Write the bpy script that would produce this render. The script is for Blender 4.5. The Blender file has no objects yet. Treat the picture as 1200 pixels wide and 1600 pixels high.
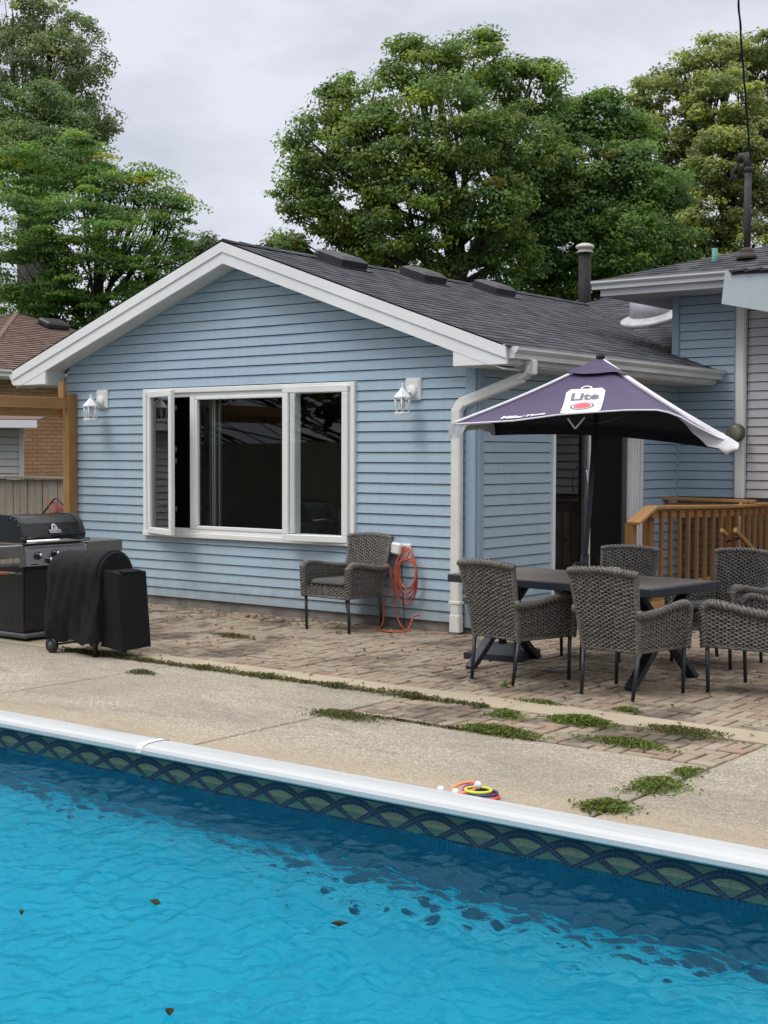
import bpy, math, random
import numpy as np
from mathutils import Vector, Matrix

random.seed(7)
rng = np.random.default_rng(7)
R = math.radians
S = bpy.context.scene
COL = S.collection

# ------------------------------------------------------------------ camera
cam_d = bpy.data.cameras.new('camera')
cam = bpy.data.objects.new('camera', cam_d)
COL.objects.link(cam)
fw = Vector((-0.60868526, 0.79234375, -0.04115379))
rt = Vector((0.7929389, 0.60929415, 0.00292068))
up = Vector((-0.02738895, 0.03085466, 0.99914856))
m = Matrix((rt, up, -fw)).transposed().to_4x4()
m.translation = Vector((7.313, -10.9362, 1.6982))
cam.matrix_world = m
cam_d.sensor_fit = 'VERTICAL'
cam_d.sensor_height = 36.0
cam_d.lens = 2182.18 / 1600 * 36.0
cam_d.clip_start = 0.1
cam_d.clip_end = 2000
S.camera = cam
S.render.resolution_x, S.render.resolution_y = 768, 1024

# ------------------------------------------------------------------ world: overcast sky
SUN_EL, SUN_AZ = R(58), R(205)      # azimuth clockwise from +Y
W = bpy.data.worlds.new('World')
S.world = W
W.use_nodes = True
wt = W.node_tree
wt.nodes.clear()
def wn(t, **k):
    n = wt.nodes.new(t)
    for a, v in k.items():
        setattr(n, a, v)
    return n
wout = wn('ShaderNodeOutputWorld')
wbg = wn('ShaderNodeBackground')
wbg.inputs[1].default_value = 0.1
sky = wn('ShaderNodeTexSky', sky_type='NISHITA', sun_disc=False)
sky.sun_elevation = SUN_EL
sky.sun_rotation = SUN_AZ
tc = wn('ShaderNodeTexCoord')
mp = wn('ShaderNodeMapping')
mp.inputs['Scale'].default_value = (3.0, 3.0, 6.0)
nz = wn('ShaderNodeTexNoise')
nz.inputs['Scale'].default_value = 1.6
nz.inputs['Detail'].default_value = 5
nz.inputs['Roughness'].default_value = 0.55
ramp = wn('ShaderNodeValToRGB')
ramp.color_ramp.elements[0].position = 0.36
ramp.color_ramp.elements[0].color = (5.9, 6.2, 7.2, 1)
ramp.color_ramp.elements[1].position = 0.64
ramp.color_ramp.elements[1].color = (8.4, 8.6, 9.5, 1)
sep = wn('ShaderNodeSeparateXYZ')
mr = wn('ShaderNodeMapRange', interpolation_type='SMOOTHSTEP')
mr.inputs[1].default_value = 0.30
mr.inputs[2].default_value = 0.95
mr.inputs[3].default_value = 1.0
mr.inputs[4].default_value = 2.9
vm = wn('ShaderNodeVectorMath', operation='SCALE')
mix = wn('ShaderNodeMixRGB')
mix.inputs[0].default_value = 0.93
L = wt.links.new
L(tc.outputs['Generated'], mp.inputs['Vector'])
L(mp.outputs[0], nz.inputs['Vector'])
L(nz.outputs['Fac'], ramp.inputs[0])
L(tc.outputs['Generated'], sep.inputs[0])
L(sep.outputs['Z'], mr.inputs[0])
L(ramp.outputs[0], vm.inputs[0])
L(mr.outputs[0], vm.inputs['Scale'])
L(sky.outputs[0], mix.inputs[1])
wmr = wn('ShaderNodeMixRGB', blend_type='MULTIPLY')
wfac = wn('ShaderNodeMapRange', interpolation_type='SMOOTHSTEP')
wfac.inputs[1].default_value = 0.30
wfac.inputs[2].default_value = 0.75
L(sep.outputs['Z'], wfac.inputs[0])
L(wfac.outputs[0], wmr.inputs[0])
L(vm.outputs[0], wmr.inputs[1])
wmr.inputs[2].default_value = (1.0, 0.95, 0.84, 1)
L(wmr.outputs[0], mix.inputs[2])
L(mix.outputs[0], wbg.inputs[0])
L(wbg.outputs[0], wout.inputs[0])

sun_d = bpy.data.lights.new('sun', 'SUN')
sun_d.energy = 1.5
sun_d.angle = R(24)
sun_d.color = (1.0, 0.965, 0.91)
sun = bpy.data.objects.new('sun', sun_d)
COL.objects.link(sun)
sd = Vector((math.sin(SUN_AZ) * math.cos(SUN_EL), math.cos(SUN_AZ) * math.cos(SUN_EL), math.sin(SUN_EL)))
sun.rotation_euler = sd.to_track_quat('Z', 'Y').to_euler()

S.view_settings.view_transform = 'Standard'
S.view_settings.look = 'None'
S.view_settings.exposure = 0.0
S.view_settings.gamma = 1.0
S.view_settings.use_curve_mapping = False
S.render.engine = 'CYCLES'
S.cycles.max_bounces = 10
S.cycles.transmission_bounces = 8
S.cycles.transparent_max_bounces = 12
S.cycles.use_denoising = True

# ------------------------------------------------------------------ materials
def lin(r, g, b):
    f = lambda c: (c / 255 / 12.92) if c / 255 <= 0.04045 else ((c / 255 + 0.055) / 1.055) ** 2.4
    return (f(r), f(g), f(b), 1)

class NT:
    def __init__(self, name):
        self.m = bpy.data.materials.new(name)
        self.m.use_nodes = True
        self.t = self.m.node_tree
        self.b = self.t.nodes['Principled BSDF']
        self.out = self.t.nodes['Material Output']
    def n(self, typ, ins=None, **k):
        nd = self.t.nodes.new(typ)
        for a, v in k.items():
            setattr(nd, a, v)
        for a, v in (ins or {}).items():
            if hasattr(v, 'is_linked') or isinstance(v, bpy.types.NodeSocket):
                self.t.links.new(v, nd.inputs[a])
            else:
                nd.inputs[a].default_value = v
        return nd
    def set(self, a, v):
        if isinstance(v, bpy.types.NodeSocket):
            self.t.links.new(v, self.b.inputs[a])
        else:
            self.b.inputs[a].default_value = v
    def coord(self, kind='Object'):
        return self.n('ShaderNodeTexCoord').outputs[kind]
    def noise(self, scale, detail=4, rough=0.55, vec=None, dist=0.0):
        ins = {'Scale': scale, 'Detail': detail, 'Roughness': rough, 'Distortion': dist}
        ins['Vector'] = vec if vec is not None else self.coord()
        return self.n('ShaderNodeTexNoise', ins).outputs['Fac']
    def ramp(self, fac, stops):
        r = self.n('ShaderNodeValToRGB', {0: fac})
        e = r.color_ramp.elements
        while len(e) < len(stops):
            e.new(0.5)
        for i, (p, c) in enumerate(stops):
            e[i].position = p
            e[i].color = c if len(c) == 4 else (*c, 1)
        return r.outputs[0]
    def mixc(self, f, a, b, mode='MIX'):
        return self.n('ShaderNodeMixRGB', {0: f, 1: a, 2: b}, blend_type=mode).outputs[0]
    def math(self, op, a, b=0.0, c=0.0):
        return self.n('ShaderNodeMath', {0: a, 1: b, 2: c}, operation=op).outputs[0]
    def maprange(self, v, a, b, c, d):
        return self.n('ShaderNodeMapRange', {0: v, 1: a, 2: b, 3: c, 4: d}).outputs[0]
    def bump(self, h, strength=0.3, dist=0.01, normal=None):
        ins = {'Height': h, 'Strength': strength, 'Distance': dist}
        if normal is not None:
            ins['Normal'] = normal
        o = self.n('ShaderNodeBump', ins).outputs[0]
        return o
    def attr(self, name='tint'):
        return self.n('ShaderNodeAttribute', attribute_name=name).outputs['Color']
    def mapping(self, vec, scale):
        return self.n('ShaderNodeMapping', {'Vector': vec, 'Scale': scale}).outputs[0]

def g(v, k=1.0):
    return (v * k, v * k, v * k, 1)

def simple(name, col, rough=0.5, metal=0.0, var=0.12, vscale=6.0, bump=0.0, bscale=60.0, spec=0.5, stretch=None):
    t = NT(name)
    vec = t.coord()
    if stretch:
        vec = t.mapping(vec, stretch)
    nz = t.noise(vscale, 5, 0.6, vec)
    f = t.maprange(nz, 0.3, 0.7, 1 - var, 1 + var)
    c = t.n('ShaderNodeVectorMath', {0: col[:3], 'Scale': f}, operation='SCALE').outputs[0]
    t.set('Base Color', c)
    r2 = t.maprange(t.noise(vscale * 3, 3, 0.5, vec), 0.3, 0.7, max(0.02, rough - 0.08), min(1, rough + 0.08))
    t.set('Roughness', r2)
    t.set('Metallic', metal)
    t.set('Specular IOR Level', spec)
    if bump:
        t.set('Normal', t.bump(t.noise(bscale, 4, 0.6, vec), bump, 0.004))
    return t.m

M = {}
# vinyl siding: fine embossed wood grain, faint dust
def siding_mat(name, col):
    t = NT(name)
    co = t.coord()
    grain = t.noise(9, 6, 0.7, t.mapping(co, (1.2, 1.2, 26)))
    big = t.noise(0.9, 4, 0.6, co)
    streak = t.noise(3, 4, 0.6, t.mapping(co, (5, 5, 0.35)))
    f = t.math('ADD', t.maprange(big, 0.3, 0.7, -0.05, 0.05), t.maprange(grain, 0.3, 0.7, 0.95, 1.04))
    f = t.math('ADD', f, t.maprange(streak, 0.35, 0.75, 0.02, -0.05))
    c = t.n('ShaderNodeVectorMath', {0: col[:3], 'Scale': f}, operation='SCALE').outputs[0]
    zz = t.n('ShaderNodeSeparateXYZ', {0: co}).outputs['Z']
    spl = t.math('MULTIPLY', t.maprange(t.math('ADD', zz, t.maprange(t.noise(6, 5, 0.7, co), 0.3, 0.7, -0.12, 0.12)), 0.12, 0.34, 0.45, 0.0), 1.0)
    c = t.mixc(spl, c, (0.20, 0.19, 0.165, 1))
    t.set('Base Color', c)
    t.set('Roughness', 0.5)
    t.set('Normal', t.bump(grain, 0.12, 0.002))
    return t.m
M['blue'] = siding_mat('blue_vinyl', (0.355, 0.468, 0.562, 1))
M['bluedark'] = siding_mat('blue_vinyl_trim', (0.29, 0.395, 0.485, 1))
M['groove_shade'] = simple('siding_groove_shade', (0.05, 0.06, 0.07, 1), 0.9)  # near-black colour painted into the lap gaps as their shadow lines
M['grey'] = siding_mat('grey_vinyl', (0.48, 0.465, 0.49, 1))
M['offwhite'] = siding_mat('cream_vinyl', (0.74, 0.74, 0.70, 1))
M['white'] = simple('white_metal', (0.80, 0.81, 0.815, 1), 0.4, var=0.05, vscale=1.5)
M['coping'] = simple('coping_aluminium', (0.50, 0.52, 0.535, 1), 0.35, var=0.07, vscale=1.2, stretch=(0.6, 6, 6))
M['whitev'] = simple('white_vinyl', (0.80, 0.81, 0.80, 1), 0.45, var=0.05, vscale=2.5)
M['gutter'] = simple('gutter_white', (0.66, 0.67, 0.67, 1), 0.45, var=0.10, vscale=2.0, stretch=(1, 1, 4))
M['dsp'] = simple('downspout_white', (0.72, 0.72, 0.69, 1), 0.5, var=0.10, vscale=2.5)
M['soffit'] = simple('soffit_white', (0.60, 0.60, 0.59, 1), 0.6, var=0.05)
M['foundation'] = simple('foundation_parging', (0.20, 0.185, 0.165, 1), 0.9, var=0.4, vscale=5, bump=0.4, bscale=30)
M['black'] = simple('black_metal', (0.012, 0.013, 0.016, 1), 0.42, var=0.2)
M['blackgloss'] = simple('black_enamel', (0.007, 0.008, 0.010, 1), 0.22, var=0.1)
M['steel'] = simple('stainless_steel', (0.30, 0.295, 0.29, 1), 0.33, 1.0, var=0.06, vscale=8, stretch=(1, 18, 18))
M['chrome'] = simple('chrome', (0.75, 0.75, 0.76, 1), 0.15, 1.0, var=0.03)
M['castgrey'] = simple('cast_grey', (0.075, 0.085, 0.095, 1), 0.45, var=0.1)
M['plastic_dark'] = simple('vent_plastic', (0.018, 0.019, 0.024, 1), 0.45, var=0.2)
M['navy_metal'] = simple('anthracite_metal', (0.022, 0.026, 0.036, 1), 0.45, var=0.12)
M['white_plastic'] = simple('white_plastic', (0.78, 0.78, 0.77, 1), 0.35, var=0.03)
M['orange'] = simple('orange_cord', (0.50, 0.095, 0.045, 1), 0.45, var=0.1, vscale=20)
M['rust'] = simple('weathered_mast', (0.045, 0.042, 0.045, 1), 0.7, 0.2, var=0.5, vscale=14, bump=0.3)
M['flash'] = simple('grey_flashing', (0.42, 0.43, 0.45, 1), 0.4, 0.4, var=0.15)
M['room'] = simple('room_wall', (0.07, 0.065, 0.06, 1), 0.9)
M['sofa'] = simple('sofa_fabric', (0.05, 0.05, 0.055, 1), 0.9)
M['cushion'] = simple('cushion_fabric', (0.085, 0.082, 0.080, 1), 0.9, var=0.2, vscale=10, bump=0.25, bscale=200)
M['red'] = simple('red_plastic', (0.55, 0.03, 0.04, 1), 0.4, var=0.05)

def wood(name, a, b, scale=1.0, axis=(14, 14, 1.2), rough=0.7):
    t = NT(name)
    co = t.coord()
    v = t.mapping(co, axis)
    n1 = t.noise(2.2 * scale, 6, 0.65, v, 0.6)
    n2 = t.noise(0.8, 3, 0.5, co)
    c = t.ramp(n1, [(0.28, a), (0.72, b)])
    c = t.mixc(t.maprange(n2, 0.35, 0.7, 0.0, 0.55), c, tuple(x * 0.62 for x in a[:3]) + (1,))
    kn = t.n('ShaderNodeTexVoronoi', {'Vector': t.mapping(co, (2.6, 2.6, 1.6)), 'Scale': 1.4}).outputs['Distance']
    c = t.mixc(t.maprange(kn, 0.02, 0.075, 0.8, 0.0), c, tuple(x * 0.22 for x in a[:3]) + (1,))
    t.set('Base Color', c)
    t.set('Roughness', rough)
    t.set('Normal', t.bump(n1, 0.25, 0.003))
    return t.m
M['cedar'] = wood('stained_cedar', (0.27, 0.115, 0.032, 1), (0.40, 0.20, 0.065, 1))
M['cedar_h'] = wood('stained_cedar_rail', (0.42, 0.215, 0.075, 1), (0.56, 0.32, 0.13, 1), axis=(14, 1.2, 14))
M['post'] = wood('brown_post', (0.25, 0.125, 0.038, 1), (0.40, 0.22, 0.08, 1))
M['post_h'] = wood('brown_beam', (0.28, 0.14, 0.045, 1), (0.46, 0.26, 0.10, 1), axis=(14, 1.2, 14))
M['fence'] = wood('weathered_fence', (0.17, 0.145, 0.11, 1), (0.38, 0.34, 0.275, 1), 1.4)
M['slat'] = wood('grey_slat', (0.12, 0.102, 0.088, 1), (0.21, 0.185, 0.165, 1), 1.2, axis=(1.2, 14, 14), rough=0.6)
M['bark'] = simple('bark', (0.045, 0.038, 0.032, 1), 0.95, var=0.4, vscale=5, bump=0.5, bscale=12)

# shingles: per-row geometry + tab colours from UV
def shingle_mat(name, c1, c2, c3, tab=0.30, row=0.14):
    t = NT(name)
    uv = t.n('ShaderNodeUVMap').outputs[0]
    br = t.n('ShaderNodeTexBrick', {'Vector': uv, 'Color1': g(0.0), 'Color2': g(1.0), 'Mortar': g(0.5), 'Scale': 1.0,
             'Mortar Size': 0.0, 'Bias': 0.0, 'Brick Width': tab * 0.45, 'Row Height': row}, offset=0.37, squash=1.0)
    f = br.outputs['Color']
    c = t.ramp(f, [(0.0, c1), (0.45, c2), (1.0, c3)])
    sp = t.noise(260, 2, 0.7, t.n('ShaderNodeMapping', {'Vector': uv}).outputs[0])
    c = t.mixc(t.maprange(sp, 0.35, 0.65, 0.0, 0.5), c, c1)
    big = t.noise(1.1, 4, 0.6, uv)
    c = t.mixc(t.maprange(big, 0.4, 0.75, 0, 0.35), c, tuple(min(1, x * 1.5) for x in c2[:3]) + (1,))
    t.set('Base Color', c)
    t.set('Roughness', 0.9)
    hb = t.math('ADD', t.n('ShaderNodeRGBToBW', {0: f}).outputs[0], t.math('MULTIPLY', sp, 0.35))
    t.set('Normal', t.bump(hb, 0.55, 0.006))
    return t.m
M['shingle'] = shingle_mat('charcoal_shingle', (0.013, 0.015, 0.020, 1), (0.038, 0.041, 0.051, 1), (0.096, 0.101, 0.118, 1))
M['shingle_brown'] = shingle_mat('brown_shingle', (0.095, 0.058, 0.046, 1), (0.16, 0.105, 0.085, 1), (0.22, 0.15, 0.125, 1))
M['shingle_old'] = shingle_mat('worn_shingle', (0.03, 0.03, 0.032, 1), (0.08, 0.08, 0.085, 1), (0.16, 0.16, 0.165, 1))

def brick_mat(name, c1, c2, mort, bw=0.235, rh=0.075):
    t = NT(name)
    uv = t.n('ShaderNodeUVMap').outputs[0]
    br = t.n('ShaderNodeTexBrick', {'Vector': uv, 'Color1': c1, 'Color2': c2, 'Mortar': mort, 'Scale': 1.0, 'Mortar Size': 0.006,
             'Mortar Smooth': 0.2, 'Bias': 0.0, 'Brick Width': bw, 'Row Height': rh})
    nz = t.noise(14, 5, 0.6, uv)
    c = t.mixc(t.maprange(nz, 0.3, 0.7, 0, 0.35), br.outputs['Color'], tuple(x * 0.6 for x in c1[:3]) + (1,))
    t.set('Base Color', c)
    t.set('Roughness', 0.9)
    t.set('Normal', t.bump(t.math('SUBTRACT', t.math('MULTIPLY', nz, 0.3), br.outputs['Fac']), 0.6, 0.006))
    return t.m
M['brick'] = brick_mat('orange_brick', (0.40, 0.215, 0.115, 1), (0.50, 0.29, 0.165, 1), (0.17, 0.09, 0.055, 1))
M['brick_grey'] = brick_mat('dark_brick', (0.10, 0.09, 0.085, 1), (0.17, 0.155, 0.145, 1), (0.25, 0.24, 0.23, 1))

# pavers (face tint attribute) with stains
t = NT('clay_paver')
co = t.coord()
st = t.noise(1.15, 7, 0.66, co, 0.6)
fine = t.noise(55, 5, 0.7, co)
c = t.n('ShaderNodeVectorMath', {0: t.attr(), 'Scale': t.maprange(fine, 0.25, 0.75, 0.85, 1.14)}, operation='SCALE').outputs[0]
c = t.mixc(t.maprange(st, 0.485, 0.61, 0.0, 0.80), c, (0.070, 0.054, 0.042, 1))
t.set('Base Color', c)
t.set('Roughness', 0.9)
t.set('Normal', t.bump(fine, 0.5, 0.004))
M['paver'] = t.m
M['joint'] = simple('joint_soil', (0.030, 0.024, 0.018, 1), 1.0, var=0.5, vscale=30, bump=0.5)

# exposed aggregate concrete
t = NT('aggregate_concrete')
co = t.coord()
vo = t.n('ShaderNodeTexVoronoi', {'Vector': co, 'Scale': 125.0, 'Randomness': 1.0})
peb = t.n('ShaderNodeRGBToBW', {0: vo.outputs['Color']}).outputs[0]
c = t.ramp(peb, [(0.12, (0.13, 0.113, 0.088, 1)), (0.5, (0.30, 0.265, 0.207, 1)), (0.88, (0.60, 0.555, 0.465, 1))])
fine = t.noise(150, 3, 0.7, co)
c = t.mixc(0.22, c, t.ramp(fine, [(0.3, (0.14, 0.12, 0.09, 1)), (0.7, (0.48, 0.43, 0.34, 1))]))
big = t.noise(0.75, 6, 0.62, t.mapping(co, (1, 1.8, 1)), 0.5)
c = t.mixc(t.maprange(big, 0.40, 0.62, 0, 0.45), c, (0.165, 0.148, 0.118, 1))
mid = t.noise(4.5, 6, 0.68, t.mapping(co, (1, 2.2, 1)), 0.6)
c = t.mixc(t.maprange(mid, 0.48, 0.72, 0, 0.38), c, (0.42, 0.35, 0.255, 1))
dk = t.noise(2.2, 7, 0.7, t.mapping(co, (0.8, 2.6, 1)), 0.8)
c = t.mixc(t.maprange(dk, 0.54, 0.70, 0, 0.5), c, (0.12, 0.105, 0.085, 1))
sx_ = t.n('ShaderNodeSeparateXYZ', {0: co}).outputs['Y']
edge = t.math('ADD', sx_, t.maprange(mid, 0.3, 0.7, -0.25, 0.25))
c = t.mixc(t.maprange(edge, -4.75, -5.15, 0.0, 0.55), c, t.mixc(t.maprange(fine, 0.3, 0.7, 0, 1), (0.30, 0.235, 0.155, 1), (0.44, 0.355, 0.245, 1)))
t.set('Base Color', c)
t.set('Roughness', 0.95)
t.set('Normal', t.bump(t.math('ADD', vo.outputs['Distance'], t.math('MULTIPLY', fine, 0.5)), 0.35, 0.004))
M['concrete'] = t.m
t = NT('smooth_concrete')
co = t.coord()
fine = t.noise(120, 4, 0.7, co)
c = t.ramp(fine, [(0.25, (0.31, 0.255, 0.18, 1)), (0.75, (0.47, 0.405, 0.305, 1))])
big = t.noise(2.2, 5, 0.6, co)
c = t.mixc(t.maprange(big, 0.45, 0.75, 0, 0.4), c, (0.22, 0.19, 0.145, 1))
t.set('Base Color', c)
t.set('Roughness', 0.95)
t.set('Normal', t.bump(fine, 0.3, 0.003))
M['strip'] = t.m

t = NT('lawn')
co = t.coord()
c = t.ramp(t.noise(18, 6, 0.7, co), [(0.3, (0.03, 0.055, 0.015, 1)), (0.7, (0.075, 0.11, 0.03, 1))])
t.set('Base Color', c)
t.set('Roughness', 1.0)
M['lawn'] = t.m

# foliage
def leaf_mat(name, trans=0.45):
    t = NT(name)
    a = t.attr()
    t.t.nodes.remove(t.b)
    d = t.n('ShaderNodeBsdfPrincipled', {'Base Color': a, 'Roughness': 0.55, 'Specular IOR Level': 0.35})
    tr = t.n('ShaderNodeBsdfTranslucent', {'Color': t.mixc(1.0, a, (1.0, 1.15, 0.55, 1), 'MULTIPLY')})
    mx = t.n('ShaderNodeMixShader', {0: trans, 1: d.outputs[0], 2: tr.outputs[0]})
    t.t.links.new(mx.outputs[0], t.out.inputs[0])
    return t.m
M['leaf'] = leaf_mat('foliage')
M['tinted'] = None
t = NT('tinted_surface')
t.set('Base Color', t.attr())
t.set('Roughness', 0.6)
M['tinted'] = t.m
t = NT('braided_wicker')
co = t.coord()
n1 = t.noise(42, 3, 0.7, co)
n2 = t.noise(4, 3, 0.5, co)
c = t.ramp(n1, [(0.25, (0.05, 0.046, 0.041, 1)), (0.5, (0.12, 0.112, 0.10, 1)), (0.78, (0.25, 0.236, 0.21, 1))])
c = t.mixc(t.maprange(n2, 0.35, 0.7, 0, 0.3), c, (0.09, 0.082, 0.07, 1))
t.set('Base Color', c)
t.set('Roughness', 0.5)
M['wicker'] = t.m

# window glass
def glass_mat(name, tint=(0.9, 0.95, 0.93, 1)):
    t = NT(name)
    t.t.nodes.remove(t.b)
    tr = t.n('ShaderNodeBsdfTransparent', {'Color': tint})
    gl = t.n('ShaderNodeBsdfGlossy', {'Roughness': 0.015, 'Color': (1, 1, 1, 1)})
    fr = t.n('ShaderNodeFresnel', {'IOR': 1.5})
    mx = t.n('ShaderNodeMixShader', {0: fr.outputs[0], 1: tr.outputs[0], 2: gl.outputs[0]})
    t.t.links.new(mx.outputs[0], t.out.inputs[0])
    return t.m
M['glass'] = glass_mat('window_glass')
t = NT('insect_screen')
t.t.nodes.remove(t.b)
tr = t.n('ShaderNodeBsdfTransparent', {'Color': (1, 1, 1, 1)})
df = t.n('ShaderNodeBsdfDiffuse', {'Color': (0.03, 0.03, 0.03, 1)})
mx = t.n('ShaderNodeMixShader', {0: 0.55, 1: tr.outputs[0], 2: df.outputs[0]})
t.t.links.new(mx.outputs[0], t.out.inputs[0])
M['screen'] = t.m

# pool water surface and liner
t = NT('pool_water')
t.t.nodes.remove(t.b)
co = t.coord()
nb = t.bump(t.noise(26.0, 3, 0.55, co, 1.0), 0.8, 0.006)
rf = t.n('ShaderNodeBsdfRefraction', {'Color': (0.60, 0.97, 1.0, 1), 'Roughness': 0.0, 'IOR': 1.333, 'Normal': nb})
gs = t.n('ShaderNodeBsdfGlossy', {'Color': (0.42, 0.84, 1, 1), 'Roughness': 0.02, 'Normal': nb})
fr = t.n('ShaderNodeFresnel', {'IOR': 1.24, 'Normal': nb})
mx = t.n('ShaderNodeMixShader', {0: fr.outputs[0], 1: rf.outputs[0], 2: gs.outputs[0]})
t.t.links.new(mx.outputs[0], t.out.inputs[0])
M['water'] = t.m
def mosaic(name, c1, c2, mort, size, var):
    t = NT(name)
    uv = t.n('ShaderNodeUVMap').outputs[0]
    br = t.n('ShaderNodeTexBrick', {'Vector': uv, 'Color1': c1, 'Color2': c2, 'Mortar': mort, 'Scale': 1.0, 'Mortar Size': size * 0.08,
             'Mortar Smooth': 0.1, 'Bias': 0.0, 'Brick Width': size, 'Row Height': size}, offset=0.0)
    nz = t.noise(var, 4, 0.6, uv)
    c = t.mixc(t.maprange(nz, 0.35, 0.65, 0, 0.4), br.outputs['Color'], c2)
    t.set('Base Color', c)
    t.set('Roughness', 0.35)
    return t.m
M['liner_wall'] = mosaic('blue_mosaic_liner', (0.006, 0.050, 0.11, 1), (0.010, 0.08, 0.16, 1), (0.04, 0.18, 0.28, 1), 0.026, 6)
M['liner_band'] = mosaic('olive_mosaic_liner', (0.14, 0.145, 0.085, 1), (0.21, 0.205, 0.125, 1), (0.07, 0.085, 0.065, 1), 0.012, 9)
M['liner_green'] = mosaic('green_mosaic_liner', (0.045, 0.10, 0.075, 1), (0.07, 0.135, 0.10, 1), (0.03, 0.06, 0.055, 1), 0.012, 9)
M['liner_navy'] = simple('navy_liner', (0.010, 0.016, 0.040, 1), 0.35, var=0.3, vscale=40)
t = NT('aqua_liner')
uv = t.coord()
n1 = t.noise(15, 5, 0.75, uv, 1.4)
n2 = t.noise(6, 3, 0.6, uv)
c = t.ramp(n1, [(0.36, (0.0, 0.10, 0.26, 1)), (0.47, (0.0, 0.38, 0.55, 1)), (0.66, (0.003, 0.56, 0.74, 1))])
c = t.mixc(t.maprange(n2, 0.4, 0.7, 0, 0.25), c, (0.0, 0.25, 0.44, 1))
t.set('Base Color', c)
t.set('Roughness', 0.5)
M['liner_floor'] = t.m
t = NT('fabric_purple')
co = t.coord()
t.set('Base Color', t.mixc(t.maprange(t.noise(3, 5, 0.6, co), 0.3, 0.7, 0, 0.6), (0.062, 0.046, 0.102, 1), (0.088, 0.066, 0.140, 1)))
t.set('Roughness', 0.75)
t.set('Normal', t.bump(t.noise(2.5, 4, 0.6, co), 0.25, 0.03))
M['purple'] = t.m
M['navyfab'] = simple('umbrella_lining', (0.010, 0.010, 0.020, 1), 0.85)
M['whitefab'] = simple('white_fabric', (0.72, 0.70, 0.74, 1), 0.8, var=0.08, vscale=14, bump=0.4, bscale=14)
M['inkgrey'] = simple('print_grey', (0.16, 0.155, 0.18, 1), 0.7)
M['inkred'] = simple('print_red', (0.70, 0.10, 0.12, 1), 0.7)
M['inkwhite'] = simple('print_white', (0.78, 0.80, 0.83, 1), 0.7)
t = NT('cover_fabric')
co = t.coord()
t.set('Base Color', (0.0075, 0.0085, 0.010, 1))
t.set('Roughness', 0.78)
t.set('Specular IOR Level', 0.22)
t.set('Normal', t.bump(t.noise(3.2, 3, 0.5, t.mapping(co, (1.8, 1.8, 0.6)), 1.2), 0.45, 0.05))
M['cover'] = t.m

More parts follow.
